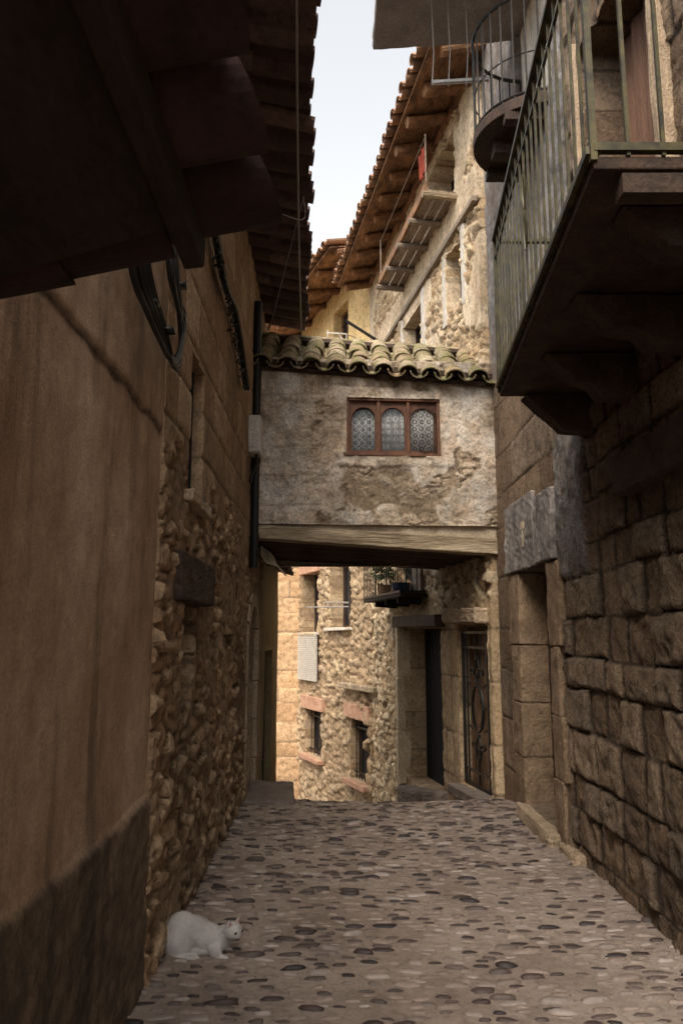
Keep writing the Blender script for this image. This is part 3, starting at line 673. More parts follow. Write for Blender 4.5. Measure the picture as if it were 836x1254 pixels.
for i, y in enumerate(cy_):
    for z in (3.4, 5.66): vs.append((RW+.24+.018*math.sin(i*1.1), y, z))
w.add(vs, [(2*i, 2*i+2, 2*i+3, 2*i+1) for i in range(30)]); cu = w.build('door_curtain', M['curtain'], bal, smooth=True); so = cu.modifiers.new('s', 'SOLIDIFY'); so.thickness = .01
for q in (3.62, 4.955):
    w = MB(); w.box((RW-.07, q, 3.34), (RW+.05, q+.125, 5.8)); w.build('door_jamb', M['stone_trim'], nh, bevel=.01)
# round balcony above
rc = V((RW, 6.2, 5.9)); R_ = .56; w = MB()
pts = [V((RW+.05, rc.y+R_, 5.86))]+[V((RW-math.sin(t)*R_, rc.y+math.cos(t)*R_, 5.86)) for t in [math.pi*k/20 for k in range(21)]]+[V((RW+.05, rc.y-R_, 5.86))]
w.poly(pts, (0, 0, .1)); rb = w.build('balcony', M['wood_dark'], nh, 'small rounded balcony above the long one', bevel=.006)
w = MB(); w.box((RW-.4, rc.y-.07, 5.74), (RW, rc.y+.07, 5.858), .004); w.build('bracket', M['wood_dark'], rb, bevel=.006)
for q in (-.45, .35): w = MB(); w.box((RW-.38, rc.y+q, 5.78), (RW-.02, rc.y+q+.1, 5.858)); w.build('bracket', M['wood_dark'], rb, bevel=.006)
w = MB()
for z, r in ((5.99, .012), (6.9, .016), (6.35, .006)):
    w.tube([V((RW-math.sin(t)*(R_-.02), rc.y+math.cos(t)*(R_-.02), z)) for t in [math.pi*k/24 for k in range(25)]], r)
for k in range(17):
    t = math.pi*k/16; p = V((RW-math.sin(t)*(R_-.02), rc.y+math.cos(t)*(R_-.02), 0)); w.bar(p+V((0, 0, 5.93)), p+V((0, 0, 6.9)), .013)
w.build('railing', M['iron'], rb)
w = MB()
for i in range(9): w.box((RW+.02+.004*(i % 2), 5.56+i*.132, 6.03), (RW+.05, 5.56+i*.132+.122, 8.18))
w.build('shutter', M['whitewood'], nh, 'white painted plank shutter behind the rounded balcony', bevel=.004)
# top slab
w = MB(); P1 = at(456, 62, z=7.4); P2 = at(585, 51, z=7.4)
w.poly([V((P1.x, P1.y, 7.4)), V((P2.x+.3, P2.y, 7.4)), V((RW+.1, P2.y, 7.4)), V((RW+.1, 5.3, 7.4)), V((P1.x+.03, 5.3, 7.4))], (0, 0, .16)); w.build('roof_slab', M['concrete'], nh, 'grey concrete slab jutting out high overhead', bevel=.012)
# clothes rod and its lines
RY = 6.35
w = MB(); r0 = at(530, 101, Y=RY); r1 = at(582, 97, Y=RY); w.tube([r0, r1+V((.12, 0, 0))], .022, 8)
cr = empty('clothes_pole', (r1.x+.1, r1.y, r1.z), 'grey metal clothes pole sticking out from the rounded balcony, with thin cords tied to it', 'pole'); w.build('rod', M['zinc'], cr)
for px in (529, 549, 571):
    a = at(px, 101, Y=RY); w = MB(); w.tube([V((a.x, a.y, a.z)), V((a.x+.02, a.y+.0, a.z+.3)), V((a.x+.0, a.y-.05, 7.395))], .005, 5)
    w.tube([V((a.x, a.y+math.cos(t)*.027, a.z+math.sin(t)*.027)) for t in [k*.8 for k in range(8)]], .005, 5)
    w.build('cord', M['wire'], cr)
# ================================================================== RIGHT: far house
fh = empty('rubble_house', (FR(11)+1.5, 11, gz1(11)), 'tall pale rubble house behind the passage on the right, with rafter eave and plank balcony', 'house')
kf = math.hypot(1, .175); sF = lambda y: (y-8.36)*kf
gate = (sF(8.50), sF(9.48), -.08, 1.72); dd = (sF(10.15), sF(12.0), -.45, 1.72)
w1 = (sF(8.98), sF(9.58), 5.72, 6.52); w2 = (sF(10.75), sF(11.75), 5.1, 6.45); lg = (sF(9.15), sF(10.3), 7.26, 8.1)
def f_fh(s, z):
    d1, r1, g1 = rubble(s, z, .20, .11, 51, .06)
    pl = ss(.53, .57, fbm(s*2.2, z*2.2, 71, 5)+.12*np.exp(-((z-6.3)/.8)**2)*ss(.3, 1.4, s)-.02)*ss(4.2, 4.8, z)
    lo = (1-ss(1.9, 2.1, z+(fbm(s*3, z*3, 8)-.5)*.3))*(1-ss(4.0, 4.15, s+(fbm(s*3, z*3, 5)-.5)*.2))
    d2, r2, g2 = ashlar(s, z, .5, .5, 44, .012, .02)
    d = d1*(1-lo)+(d2+.03)*lo; r = r1*(1-lo)+r2*.5*lo; g = g1*(1-lo)+g2*lo
    band = ss(6.66, 6.70, z)*(1-ss(7.10, 7.16, z))
    up = np.maximum(pl, band*.9)
    return d*(1-up)+(.055+(fbm(s*7, z*7, 6)-.5)*.015)*up, r, g, up
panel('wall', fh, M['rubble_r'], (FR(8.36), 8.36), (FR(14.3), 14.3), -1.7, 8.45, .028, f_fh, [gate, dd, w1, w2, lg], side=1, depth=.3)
cA = lambda y, o: (FR(y)+o, y+o*.175)
body(fh, [cA(8.36, .31), cA(14.2, .31), (6, 15.3), (6, 8.4)], -1.7, 8.4, M['black'])
dF = V((-.175, 1, 0)).normalized(); nF = V((-1, -.175, 0)).normalized()
def PF(y, out=0, z=0): return V((FR(y), y, z))+nF*out
def fbar(mb, y0, y1, z, w_, h_, out): mb.bar(PF(y0, out, z), PF(y1, out, z), w_, h_)
w = MB(); fbar(w, 8.4, 14.2, 6.68, .07, .07, .07); w.build('string_course', M['wood_grey'], fh, bevel=.006)
w = MB(); fbar(w, 8.4, 14.2, 8.36, .08, .12, .06); w.build('wall_plate', M['wood_rust'], fh, bevel=.006)
roof(fh, (FR(8.0), 8.0), (FR(14.25), 14.25), 8.50, .70, .28, 1, M['tile_red'], rafts=.62, boardm=M['wood_rust'], raftm=M['wood_rust'], rows=3, pitch=.25, raftr=.075)
def win(parent, pf, y0, y1, z0, z1, fm, pm=None, out=-.18, mull=True, name='window', bars=0, sc=1):
    w = MB(); t = .045
    for a, b in ((y0, y0+t), (y1-t, y1)): w.poly([pf(a, out, z0), pf(b, out, z0), pf(b, out, z1), pf(a, out, z1)], (pf(0, .04)-pf(0, 0)))
    for a, b in ((z0, z0+t), (z1-t, z1)): w.poly([pf(y0+t, out, a), pf(y1-t, out, a), pf(y1-t, out, b), pf(y0+t, out, b)], (pf(0, .04)-pf(0, 0)))
    if mull: m_ = (y0+y1)/2; w.poly([pf(m_-.02, out, z0+t), pf(m_+.02, out, z0+t), pf(m_+.02, out, z1-t), pf(m_-.02, out, z1-t)], (pf(0, .04)-pf(0, 0)))
    o = w.build(name, fm, parent)
    w = MB(); w.poly([pf(y0, out-.01, z0), pf(y1, out-.01, z0), pf(y1, out-.01, z1), pf(y0, out-.01, z1)], (pf(0, .006)-pf(0, 0))); w.build('pane', pm or M['pane'], o)
    if bars:
        w = MB()
        for i in range(bars): yy_ = y0+(y1-y0)*(i+.5)/bars; w.tube([pf(yy_, -.05, z0-.02), pf(yy_, -.05, z1+.02)], .009, 5)
        for q in (.12, .85): w.bar(pf(y0-.02, -.04, z0+(z1-z0)*q), pf(y1+.02, -.04, z0+(z1-z0)*q), .012, .03)
        w.build('window_grille', M['iron'], o)
    return o
win(fh, PF, 8.98, 9.58, 5.72, 6.52, M['wood_dark']); win(fh, PF, 10.75, 11.75, 5.1, 6.45, M['wood_dark'])
for y0, y1, z0, z1 in ((8.84, 8.97, 5.6, 6.62), (9.59, 9.72, 5.6, 6.62), (10.58, 10.74, 5.0, 6.62), (11.76, 11.92, 5.0, 6.62)):
    w = MB(); w.poly([PF(y0, 0, z0), PF(y1, 0, z0), PF(y1, 0, z1), PF(y0, 0, z1)], nF*.066)
    w.build('window_jamb', M['whitewood'], fh, 'whitewashed window jamb', bevel=.01)
# plank balcony
w = MB()
for i in range(3): w.bar(PF(9.1, .08+i*.14, 7.17), PF(11.75, .08+i*.14, 7.17), .125, .03, j=.003)
pb = w.build('balcony', M['wood_grey'], fh, 'weathered plank balcony seen from beneath', bevel=.003)
w = MB(); w.bar(PF(9.1, .44, 7.23), PF(11.75, .44, 7.23), .03, .13); w.build('edge_board', M['wood_rust'], pb, bevel=.004)
for i, y in enumerate((9.1, 9.75, 10.4, 11.1, 11.72)):
    w = MB(); w.log(PF(y, -.02, 7.11), PF(y, .50, 7.11), .05, .045, n=8, k=5, wob=.12); w.build('joist', M['wood_grey'] if i else M['wood_beam'], pb)
w = MB(); w.tube([PF(9.15, .43, 7.3), PF(9.15, .43, 7.98)], .012); w.tube([PF(11.7, .43, 7.3), PF(11.7, .43, 7.9)], .012); w.tube([PF(9.15, .43, 7.95), PF(11.7, .43, 7.88)], .006); w.build('rail', M['wood_grey'], pb)
w = MB()
vs = []
for i in range(13):
    for k in range(7): vs.append(PF(9.2+i*.03, .40+.02*math.sin(i*1.3+k*.3), 7.93-k*.065-.01*math.sin(i)))
w.add(vs, [(i*7+k, (i+1)*7+k, (i+1)*7+k+1, i*7+k+1) for i in range(12) for k in range(6)])
o = w.build('hanging_cloth', M['redcloth'], None, smooth=True); o.modifiers.new('s', 'SOLIDIFY').thickness = .008; tag(o, 'red cloth hung to dry on the plank balcony under the eave', 'cloth')
# gate with ornament
w = MB(); w.poly([PF(8.50, -.10, -.08), PF(9.48, -.10, -.08), PF(9.48, -.10, 1.72), PF(8.50, -.10, 1.72)], -nF*.04)
gd = w.build('door', M['door_brown'], fh, 'glazed brown door behind black wrought iron scrollwork')
w = MB()
def G(a, z): return PF(8.53+.92*a, -.01, -.05+1.70*z)
for a in (0, 1): w.bar(G(a, 0), G(a, 1), .035, .035)
for z in (.0, .09, .9, 1.0): w.bar(G(0, z), G(1, z), .02, .03)
w.bar(G(.86, 0), G(.86, 1), .016, .02); w.bar(G(.14, 0), G(.14, 1), .016, .02)
def ell(cx_, cz_, ax, az, r=.014, n=30): w.tube([G(cx_+ax*math.cos(t), cz_+az*math.sin(t)) for t in [2*math.pi*k/n for k in range(n)]], r, 6, True)
ell(.5, .5, .20, .15); ell(.5, .5, .15, .12, .006)
ell(.5, .24, .08, .075, .012); ell(.5, .76, .07, .07, .012)
for q in (-1, 1):
    for zc, zs_ in ((.5, 1), (.5, -1)):
        pts = []
        for k in range(26):
            t = k/25; an_ = t*4.6; rr_ = .17*(1-t*.75); pts.append(G(.5+q*(.06+rr_*math.sin(an_)*1.0+.03), zc+zs_*(.20+.10*t+rr_*.35*math.cos(an_))))
        w.tube(pts, .013, 6)
    for z in (.36, .5, .64): w.tube([G(.5+q*.2, z), G(.5+q*.29, z+.02), G(.5+q*.36, z)], .009, 5)
w.tube([G(.5, .0), G(.5, .17)], .014); w.tube([G(.5, .83), G(.5, 1)], .014)
for z in (.17, .32, .68, .83):
    p = G(.5, z); w.obox(p, V((.02, 0, 0)), V((0, .03, 0)), V((0, 0, .02)))
w.build('wrought_iron', M['iron'], gd)
w = MB(); w.bar(PF(8.44, .05, 1.82), PF(9.62, .05, 1.84), .28, .17, j=.012); w.build('lintel', M['stone_trim'], fh, bevel=.02)
w = MB(); w.bar(PF(8.46, .05, -.12), PF(9.52, .05, -.14), .3, .11, j=.008); w.build('doorstep', M['slab'], fh, bevel=.012)
# dark doorway
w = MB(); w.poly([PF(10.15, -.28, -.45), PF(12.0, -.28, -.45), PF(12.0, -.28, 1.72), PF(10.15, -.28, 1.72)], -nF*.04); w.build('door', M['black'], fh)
w = MB(); w.bar(PF(10.0, .04, 1.81), PF(12.25, .04, 1.83), .26, .16, j=.01); w.build('lintel', M['wood_dark'], fh, bevel=.01)
w = MB(); w.obox(PF(12.02, -.12, .6), dF*.012, nF*.16, V((0, 0, 1.12))); w.build('door_jamb', M['plaster_olive'], fh)
w = MB()
for a in (0, 1, 2): w.bar(PF(12.07+.0*a, .055, -.55+a*.78), PF(12.07, .055, .20+a*.78), .14, .2, up=nF, j=.006)
w.build('door_jamb', M['stone_trim_f'], fh, bevel=.01)
w = MB(); w.poly([PF(9.95, -.02, -.6), PF(12.2, -.02, -.9), PF(12.1, .16, -.9), PF(11.2, .24, -.8), PF(10.0, .20, -.6)], (0, 0, .32)); w.build('doorstep', M['slab'], fh, bevel=.04)
# small far balcony
w = MB(); w.poly([PF(10.75, 0, 2.15), PF(10.75, .42, 2.15), PF(12.85, .50, 2.15), PF(12.85, 0, 2.15)], (0, 0, .05))
sb = w.build('balcony', M['wood_black'], fh, 'small black railed balcony with a plant, beyond the passage', bevel=.006)
w = MB(); a = PF(10.76, .41, 2.2); b = PF(12.84, .49, 2.2); a2 = PF(10.76, .02, 2.2); b2 = PF(12.84, .02, 2.2)
for p, q, n in ((a, b, 22), (a, a2, 5), (b, b2, 5)):
    w.bar(p+V((0, 0, .02)), q+V((0, 0, .02)), .03, .03); w.bar(p+V((0, 0, .98)), q+V((0, 0, .98)), .03, .02)
    for i in range(n+1): r = p.lerp(q, i/n); w.bar(r, r+V((0, 0, .98)), .012)
w.build('railing', M['iron'], sb)
for y in (11.0, 11.7, 12.4): w = MB(); w.bar(PF(y, 0, 2.09), PF(y, .4, 2.12), .06, .1); w.build('bracket', M['wood_black'], sb)
w = MB()
for i, (a, b) in enumerate(((10.9, 11.12), (11.14, 11.36))): w.poly([PF(a, .0, 2.22), PF(b, .0, 2.22), PF(b, .0, 3.9), PF(a, .0, 3.9)], nF*.09)
w.build('shutter', M['wood_grey'], fh, bevel=.006)
w = MB(); w.poly([PF(11.37, .0, 2.22), PF(11.8, .0, 2.22), PF(11.8, .0, 3.9), PF(11.37, .0, 3.9)], nF*.075); w.build('balcony_door', M['pane'], fh)
pp = empty('potted_plant', PF(12.3, .28, 2.205), 'dark leafy potted plant on the small black balcony', 'plant')
w = MB(); n = 12; c = PF(12.3, .28, 2.205)
vs = [c+V((math.cos(t)*r, math.sin(t)*r, z)) for r, z in ((.08, 0), (.115, .2), (.10, .2), (.08, .14)) for t in [2*math.pi*k/n for k in range(n)]]
w.add(vs, [tuple(range(n))]+[(r*n+k, r*n+(k+1) % n, (r+1)*n+(k+1) % n, (r+1)*n+k) for r in range(3) for k in range(n)]+[tuple(3*n+k for k in range(n))]); w.build('pot', M['tile_red'], pp)
w = MB()
for i in range(260):
    d = V([random.gauss(0, 1) for _ in range(3)]).normalized(); p = c+V((0, 0, .5))+V((d.x*.24, d.y*.34, d.z*.34))*random.uniform(.3, 1); t = V([random.gauss(0, 1) for _ in range(3)]).normalized(); q = t.orthogonal().normalized()
    w.add([p-t*.045, p+q*.02, p+t*.045, p-q*.02], [(0, 1, 2, 3)])
w.build('foliage', M['leaf'], pp)
w = MB(); c = PF(11.35, .26, 2.205)
vs = [c+V((math.cos(t)*r, math.sin(t)*r*1.2, z)) for r, z in ((.10, 0), (.14, .16), (.15, .17), (.13, .15)) for t in [2*math.pi*k/n for k in range(n)]]
w.add(vs, [tuple(range(n))]+[(r*n+k, r*n+(k+1) % n, (r+1)*n+(k+1) % n, (r+1)*n+k) for r in range(3) for k in range(n)]+[tuple(3*n+k for k in range(n))]); o = w.build('basin', M['blue']); tag(o, 'blue plastic basin behind the bars of the small black balcony', 'basin')
# ================================================================== far yellow house
yh = empty('yellow_house', (YW(16)+1.5, 16, gz1(16)), 'yellow plastered house with rubble lower storeys at the bend of the alley', 'house')
kY = math.hypot(1, .38); sY = lambda y: (y-14.3)*kY
dY = V((-.38, 1, 0)).normalized(); nY = V((-1, -.38, 0)).normalized()
def PY(y, out=0, z=0): return V((YW(y), y, z))+nY*out
def ypx(x, y): r = ray(x, y); return 6.034/(r.x/r.y+.38)
def zpx(x, y): r = ray(x, y); return EYE+ypx(x, y)*r.z/r.y
Wn = {}
for nme, (x0, x1, ya, yb) in dict(a=(377, 396, 869, 926), b=(432, 452, 881, 957), c=(373, 391, 702, 774), d=(407, 432, 672, 768), e=(411, 429, 376, 440)).items():
    xm = (x0+x1)/2; Wn[nme] = (ypx(x1, (ya+yb)/2), ypx(x0, (ya+yb)/2), zpx(xm, yb), zpx(xm, ya))
def f_yh(s, z):
    d, r, g = rubble(s, z, .24, .13, 81, .06); up = ss(4.1, 4.3, z); lr = ss(.02, .2, .9-s+(fbm(s*2, z*2, 4)-.5)*.5)*(1-ss(.6, .9, z))
    d2, r2, g2 = rubble(s, z, .38, .26, 83, .10); d = d*(1-lr)+d2*lr; r = r*(1-lr)+r2*.45*lr; g = g*(1-lr)+g2*lr
    return d*(1-up)+(.05+(fbm(s*3, z*3, 6)-.5)*.01)*up, r, g, up
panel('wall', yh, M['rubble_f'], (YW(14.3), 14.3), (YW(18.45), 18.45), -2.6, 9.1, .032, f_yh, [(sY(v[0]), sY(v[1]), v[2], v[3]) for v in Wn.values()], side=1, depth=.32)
body(yh, [(YW(14.3)+.35, 14.45), (YW(18.4)+.35, 18.6), (6, 21), (6, 15.4)], -2.6, 9.0, M['black'])
win(yh, PY, *Wn['a'], M['wood_dark'], bars=5); win(yh, PY, *Wn['b'], M['wood_dark'], bars=6); win(yh, PY, *Wn['c'], M['wood_dark'], out=-.28); win(yh, PY, *Wn['d'], M['wood_dark'], out=-.28); win(yh, PY, *Wn['e'], M['wood_rust'])
def trim(name, y0, y1, z, h, dep, mat, label=None, out=.0, j=.008):
    w = MB(); w.bar(PY(y0, out, z), PY(y1, out, z), dep, h, j=j); return w.build(name, mat, yh, label, bevel=.012)
for q in 'ab':
    y0, y1, z0, z1 = Wn[q]; trim('lintel', y0-.2, y1+.2, z1+.14, .27, .22, M['stone_red'], 'pinkish stone lintel'); trim('window_sill', y0-.12, y1+.12, z0-.05, .09, .36, M['stone_red'])
y0, y1, z0, z1 = Wn['c']; trim('lintel', y0-.15, y1+.15, z1+.1, .2, .2, M['stone_red']); trim('window_sill', y0-.05, y1+.08, z0-.04, .06, .3, M['stone_trim_f'])
y0, y1, z0, z1 = Wn['d']; trim('window_sill', y0-.05, y1+.08, z0-.04, .06, .34, M['whitewood'])
trim('plank_shelf', ypx(470, 845), ypx(425, 838), zpx(448, 842), .1, .42, M['wood_beam'], 'weathered plank ledge on the rubble wall')
# roller shutter
y0, y1 = ypx(394, 800), ypx(371, 800); z1 = zpx(382, 777); z0 = zpx(382, 833); w = MB(); k = 24
for i in range(k): w.bar(PY(y0, .12, z0+(z1-z0)*(i+.5)/k), PY(y1, .12, z0+(z1-z0)*(i+.5)/k), .03, (z1-z0)/k*.78)
w.bar(PY(y0-.02, .11, z1+.02), PY(y1+.02, .11, z1+.02), .06, .05)
bl = w.build('hanging_blind', M['white']); tag(bl, 'white slatted roller blind hanging on the sunlit rubble wall', 'blind')
w = MB(); w.tube([PY(ypx(400, 735), .06, zpx(400, 738)), PY(ypx(432, 740), .1, zpx(432, 738))], .02, 6); w.tube([PY(ypx(402, 742), .5, zpx(402, 744)), PY(ypx(432, 740), .1, zpx(432, 743))], .014, 6)
o = w.build('drying_rail', M['zinc']); tag(o, 'thin metal drying rail across the upper right window of the rubble wall', 'rail')
roof(yh, (YW(14.0)-.05, 14.0), (YW(18.6)-.05, 18.6), 9.12, .95, .25, 1, M['tile_red'], rafts=.95, boardm=M['wood_rust'], raftm=M['wood_rust'], rows=3, pitch=.25, raftr=.085)
# laundry bracket and leaning pole seen over the passage roof
w = MB(); a = at(400, 408, Y=14.6); b = at(424, 409, Y=14.6); w.tube([a, b], .016); w.tube([at(401, 413, Y=14.6), at(401, 404, Y=14.6)], .012); w.tube([at(421, 417, Y=14.6), at(413, 407, Y=14.6)], .012); w.tube([b, at(424, 416, Y=14.6)], .012); w.tube([b, PY(14.9, 0, b.z)], .012)
o = w.build('drying_rack', M['white']); tag(o, 'white folding drying rack against the yellow plaster wall', 'rack')
w = MB(); w.tube([at(424, 393, Y=9.35), at(476, 426, Y=9.35)], .02, 7); w.tube([at(470, 424, Y=9.4), at(524, 427, Y=9.6)], .014, 6)
for px in (482, 496, 510, 521): w.tube([at(px, 425.5, Y=9.5), at(px, 434, Y=9.5)], .009, 5)
o = w.build('metal_pole', M['iron']); tag(o, 'dark metal pole leaning over the mossy passage roof', 'pole')
# ================================================================== ashlar house closing the view
ah = empty('ashlar_house', (-2.6, 19, gz1(18.5)), 'house of squared golden sandstone blocks closing the view under the passage', 'house')
panel('wall', ah, M['ashlar'], (-4.2, 18.4), (-.9, 18.4), -2.6, 6.2, .035, lambda s, z: ashlar(s, z, .75, .42, 9, .015, .03)+(s*0,), side=-1, depth=.3)
body(ah, [(-4.2, 18.7), (-.5, 18.7), (-.5, 23), (-4.2, 23)], -2.6, 6.2, M['plaster_buff'])
roof(ah, (-4.3, 18.4), (-1.0, 18.4), 6.25, .3, .3, -1, M['tile_red'], rafts=0, rows=3)
# ================================================================== small things
w = MB(); a = at(303, 985, z=.12); b = at(357, 966, z=.12)
pts = [(LW(7.6)+.02, 7.72), (a.x+.40, 7.70), (-.52, 8.75), (LW(8.7)+.02, 8.8)]
w.poly([V((x, y, -.1)) for x, y in pts], (0, 0, .16)); o = w.build('stone_step', M['slab'], bevel=.015); tag(o, 'low grey stone step block against the left wall under the passage', 'step')
# meter box
bx = at(301, 532, Y=7.75); w = MB(); xw = LW(7.75); w.box((xw+.0, 7.68, at(301, 555, Y=7.75).z), (xw+.15, 7.95, at(301, 510, Y=7.75).z))
mbx = empty('meter_box', (xw+.07, 7.8, at(301, 555, Y=7.75).z), 'off white electric meter box on the left wall beside the passage', 'box')
w.build('casing', M['white'], mbx, bevel=.015)
w = MB(); w.box((xw+.02, 7.665, bx.z-.15), (xw+.13, 7.679, bx.z+.13)); w.build('cover', M['white'], mbx, bevel=.004)
w = MB(); w.tube(bez([(xw+.1, 7.8, bx.z-.19), (xw+.1, 7.8, bx.z-.30), (xw+.06, 7.78, bx.z-.42), (xw+.05, 7.75, bx.z-.5)]), .018); w.build('conduit', M['cable'], mbx)
# drainpipe
w = MB(); w.tube([(LW(7.95)+.075, 7.98, 2.3), (LW(7.95)+.075, 7.98, 5.2)], .045, 10)
for z in (2.6, 3.4, 4.6): w.tube([(LW(7.95)+.075, 7.98, z), (LW(7.95)+.075, 7.98, z+.05)], .054, 10)
o = w.build('drainpipe', M['cable'], smooth=False); tag(o, 'black drainpipe down the left wall where the passage meets it', 'pipe')
# cables
def pt(px, py, Yy, out=.10): return V((LW(Yy)+out, Yy, at(px, py, Y=Yy).z))
def yof(px, py, out=.08):
    r = ray(px, py); k = r.x/r.y; return (-.875+out)/(k+.013)
def lw(px, py, out=.08): y = yof(px, py, out); return V((LW(y)+out, y, at(px, py, Y=y).z))
w = MB(); rr = random.Random(3)
for i in range(7):
    ox = rr.uniform(.10, .19)
    a = lw(158+i*4, 318, ox); a0 = a+V((-.04, -.18, .55)); b = lw(178+i*4, 380+i*3, ox); c = lw(203+i*2.5, 430+i*4, ox+.01); d = lw(219+i*1.2, 446-i*10, ox); e = lw(223-i*1.5, 395-i*6, ox); f = lw(217-i*2, 318, ox); f0 = f+V((-.05, .02, .65))
    w.tube(bez([a0, a, b, c, d, e, f, f0], 56), .0085+.003*(i % 3), 6)
for px, py in ((185, 372), (206, 405), (221, 350)):
    p = lw(px, py, .13); w.obox(p, V((.03, 0, 0)), V((0, .03, 0)), V((0, 0, .008)))
o = w.build('cable_loop', M['cable'], smooth=True); tag(o, 'thick looped bundle of black cables hanging at the top of the plaster wall', 'cable')
w = MB()
for i in range(4):
    pts = [lw(x+i*1.2, y, .07+.012*i) for x, y in ((232, 130), (246, 205), (256, 262), (264, 300), (273, 345), (286, 385), (294, 430), (300, 475))]
    pts = [p+V((0, rr.uniform(-.03, .03), rr.uniform(-.03, .03))) for p in pts]; w.tube(bez(pts, 40), .018, 6)
for i in range(46):
    t = i/45; p = lw(*[(264, 300), (273, 345), (286, 385), (294, 430), (300, 475)][i % 5], .09); p = lw(264+t*9/.27 if t < .27 else 273+(t-.27)*27/.73, 300+t*175, .09)+V([rr.uniform(-.012, .012) for _ in range(3)]); q = p+V([rr.uniform(-.035, .035) for _ in range(3)]); w.tube([p, (p+q)/2+V((.01, 0, .01)), q], .009, 5)
o = w.build('cable_bundle', M['cable']); tag(o, 'ragged black cable bundle running down the left stone house to the passage roof', 'cable')
w = MB()
for i in range(5): w.tube(bez([V((LW(8.3)+.10, 8.4, 2.50+.02*i)), V((LW(9)+.12+.015*i, 9.0, 2.46+.02*i)), V((LW(10)+.18, 10.0, 2.5)), V((LW(11.5)+.2, 11.5, 2.5))], 20), .012, 5)
o = w.build('cable_bundle', M['cable']); tag(o, 'dark cable bundle passing under the passage along the left wall', 'cable')
w = MB(); w.tube(bez([at(363, -20, z=5.15), at(364, 150, z=5.12), at(366, 300, z=5.15), at(369, 412, z=5.2)], 30), .008, 5); o = w.build('overhead_wire', M['wire']); tag(o, 'pale wire strung along the underside of the left tiled eave', 'wire')
w = MB(); w.tube(bez([at(320, 250, z=5.1), at(345, 262, z=5.0), at(372, 268, z=5.1), at(372, 240, z=5.3)], 20), .004, 4); w.tube([at(326, 420, Y=8.6), at(372, 240, z=5.2)], .003, 4); o = w.build('overhead_wire', M['wire']); tag(o, 'thin sagging wire crossing below the left eave near the passage roof', 'wire')
# ================================================================== cat
def ellips(bm_v, bm_f, c, r, rot=(0, 0, 0), nu=20, nv=12):
    b = len(bm_v); R = Matrix.Rotation(rot[2], 3, 'Z') @ Matrix.Rotation(rot[1], 3, 'Y') @ Matrix.Rotation(rot[0], 3, 'X')
    for j in range(nv+1):
        ph = math.pi*j/nv
        for i in range(nu):
            t = 2*math.pi*i/nu; p = R @ V((r[0]*math.sin(ph)*math.cos(t), r[1]*math.sin(ph)*math.sin(t), r[2]*math.cos(ph)))+V(c); bm_v.append(p)
    for j in range(nv):
        for i in range(nu): bm_f.append((b+j*nu+i, b+j*nu+(i+1) % nu, b+(j+1)*nu+(i+1) % nu, b+(j+1)*nu+i))
cat = empty('cat', (-.715, 4.25, .004), 'white cat crouching on the cobbles by the left wall, head turned right', 'cat')
cv, cf = [], []
E_ = lambda *a, **k: ellips(cv, cf, *a, **k)
E_((-.095, .0, .125), (.085, .085, .095), (0, -.2, 0)); E_((-.04, 0, .115), (.10, .082, .088)); E_((.03, 0, .092), (.095, .072, .078), (0, .1, 0)); E_((.085, 0, .085), (.065, .058, .064))
E_((0, 0, .045), (.12, .070, .045))                                                                                       # belly resting low
E_((-.095, -.062, .075), (.072, .040, .078), (0, .35, 0)); E_((-.095, .062, .075), (.072, .040, .078), (0, .35, 0))       # haunches
E_((-.045, -.086, .018), (.072, .020, .017), (0, 0, .1)); E_((-.045, .082, .018), (.068, .020, .017))                      # hind feet
E_((.085, -.050, .052), (.034, .024, .050), (0, -.5, 0)); E_((.085, .050, .052), (.034, .024, .050), (0, -.5, 0))          # forelegs folded
E_((.115, -.052, .016), (.048, .018, .015)); E_((.110, .048, .016), (.045, .018, .015))
E_((.125, -.006, .118), (.050, .044, .048), (0, .5, 0))
HC = V((.168, -.018, .142)); HY = math.radians(-28); HR = Matrix.Rotation(HY, 3, 'Z') @ Matrix.Rotation(math.radians(10), 3, 'Y')
def hp(x, y, z): return HC+HR @ V((x, y, z))
E_(HC, (.047, .049, .044), (0, .17, HY)); E_(hp(.032, 0, -.013), (.021, .022, .016), (0, .17, HY)); E_(hp(.010, -.024, -.012), (.026, .018, .020), (0, 0, HY)); E_(hp(.010, .024, -.012), (.026, .018, .020), (0, 0, HY))
for k in range(16):
    t = k/15; E_((-.175+.025*math.cos(t*2.6)*-1+t*t*.15, .02-.118*math.sin(t*1.75), .018), (.020-.005*t, .019-.005*t, .018-.005*t), nu=10, nv=8)
me = bpy.data.meshes.new('tmp'); me.from_pydata([tuple(p) for p in cv], [], cf); to = bpy.data.objects.new('tmp', me); COL.objects.link(to)
rm = to.modifiers.new('r', 'REMESH'); rm.mode = 'VOXEL'; rm.voxel_size = .0045; smo = to.modifiers.new('s', 'SMOOTH'); smo.iterations = 14; smo.factor = .6
dg = bpy.context.evaluated_depsgraph_get(); me2 = bpy.data.meshes.new_from_object(to.evaluated_get(dg)); bpy.data.objects.remove(to); me2.name = 'body'
CR = Matrix.Rotation(math.radians(-8), 4, 'Z'); CS = 1.02
def cw(p): return (CR @ (V((p[0], p[1], p[2]*.9))*CS))+cat.location
me2.transform(Matrix.Translation(cat.location) @ CR @ Matrix.Scale(CS, 4) @ Matrix.Scale(.9, 4, (0, 0, 1))); link('body', me2, cat, M['fur'], smooth=True)
rc_ = random.Random(9); w = MB(); P_ = [p for p in me2.polygons]
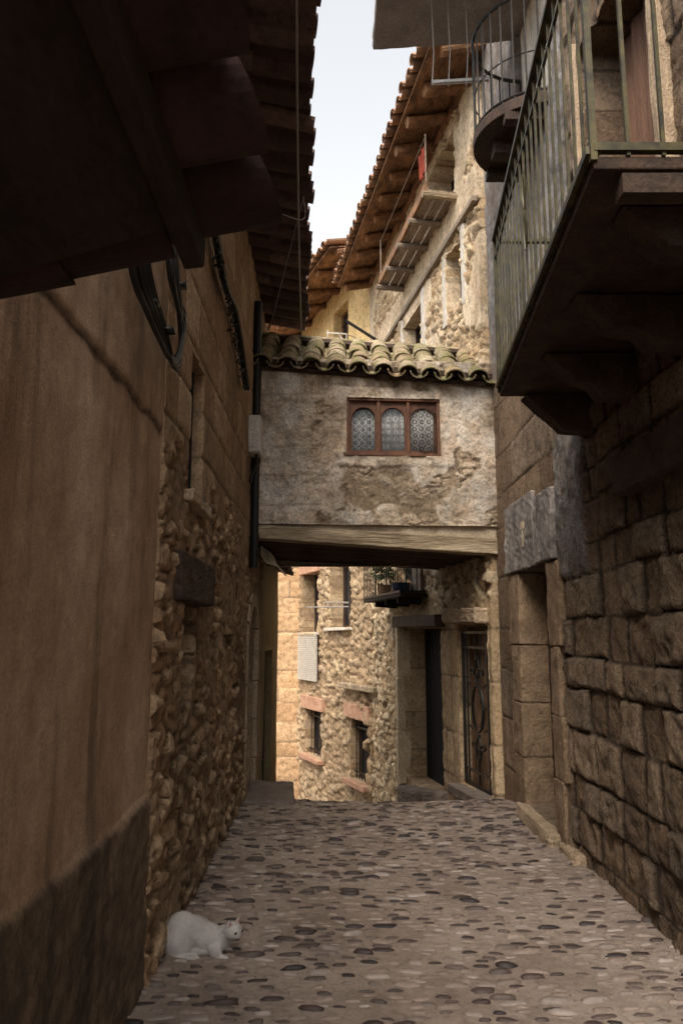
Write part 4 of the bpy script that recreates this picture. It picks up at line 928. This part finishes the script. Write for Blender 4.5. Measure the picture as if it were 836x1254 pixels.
for k in range(11000):
    p = rc_.choice(P_); c = p.center+cat.location*0; nn = p.normal
    flow = V((-1, 0, -.25)); flow = (flow-nn*flow.dot(nn)); flow = flow.normalized() if flow.length > .05 else nn.orthogonal()
    jt = V([rc_.gauss(0, .25) for _ in range(3)]); d_ = (flow+nn*.45+jt).normalized(); sd = d_.cross(nn).normalized()*.0011
    L_ = rc_.uniform(.006, .013); o0 = c-nn*.001+V([rc_.uniform(-.002, .002) for _ in range(3)])
    w.add([o0-sd, o0+sd, o0+d_*L_], [(0, 1, 2)])
FURMB = w; OB = [o for o in cat.children if o.name.startswith('body')][0]; off_ = wpos(OB)
w.v = [tuple(V(p)+off_) for p in w.v]; w.build('fur', M['fur'], cat)
for q in (-1, 1):
    w = MB(); n = 12; b0 = V((-.008, q*.025, .026)); tip = V((-.004, q*.036, .068)); vs = []
    for f_, sx, sy in ((0, .010, .019), (.5, .006, .011)):
        for i in range(n): t = 2*math.pi*i/n; c = b0.lerp(tip, f_)+V((math.cos(t)*sx, math.sin(t)*sy, 0)); vs.append(cw(hp(*c)))
    vs.append(cw(hp(*tip))); w.add(vs, [(i, (i+1) % n, n+(i+1) % n, n+i) for i in range(n)]+[(n+i, n+(i+1) % n, 2*n) for i in range(n)]); w.m = 1
    fr = [b0+V((.0112, -.013, .004)), b0+V((.0112, .013, .004)), b0.lerp(tip, .8)+V((.006, 0, 0))]; w.add([cw(hp(*p)) for p in fr]+[cw(hp(*(p+V((.0015, 0, 0))))) for p in fr], [(0, 1, 2), (3, 5, 4), (0, 3, 4, 1), (1, 4, 5, 2), (2, 5, 3, 0)])
    w.build('ear', [M['fur'], M['catpink']], cat)
    v_, f_ = [], []; ellips(v_, f_, hp(.0385, q*.022, .008), (.0075, .0075, .0065), nu=10, nv=8); w = MB(); w.add([cw(p) for p in v_], f_); w.build('eye', M['cateye'], cat, smooth=True)
v_, f_ = [], []; ellips(v_, f_, hp(.054, 0, -.009), (.004, .005, .0035), nu=10, nv=8); w = MB(); w.add([cw(p) for p in v_], f_); w.build('nose', M['catpink'], cat, smooth=True)
# ================================================================== light
SD = V((-.24, -.60, .76)).normalized()
sl = bpy.data.lights.new('sun', 'SUN'); sl.energy = 1.5; sl.angle = math.radians(42); sl.color = (1, .82, .60); so_ = bpy.data.objects.new('sun', sl); COL.objects.link(so_); so_.rotation_euler = SD.to_track_quat('Z', 'Y').to_euler(); so_.location = (-5, -5, 20)
W = bpy.data.worlds.new('World'); S.world = W; W.use_nodes = True; t = W.node_tree; bg = t.nodes['Background']
sk = t.nodes.new('ShaderNodeTexSky'); sk.sky_type = 'NISHITA'; sk.sun_disc = False; sk.sun_elevation = math.asin(SD.z); sk.sun_rotation = math.atan2(SD.x, SD.y); sk.air_density = 1.2; sk.dust_density = 4.0; sk.ozone_density = 1.0
hs = t.nodes.new('ShaderNodeHueSaturation'); hs.inputs['Saturation'].default_value = .12; t.links.new(sk.outputs[0], hs.inputs['Color']); t.links.new(hs.outputs[0], bg.inputs[0]); bg.inputs[1].default_value = .15
S.view_settings.view_transform = 'Standard'; S.view_settings.look = 'None'; S.view_settings.exposure = 1.25; S.view_settings.gamma = 1
S.render.engine = 'CYCLES'; S.cycles.max_bounces = 8; S.cycles.diffuse_bounces = 5
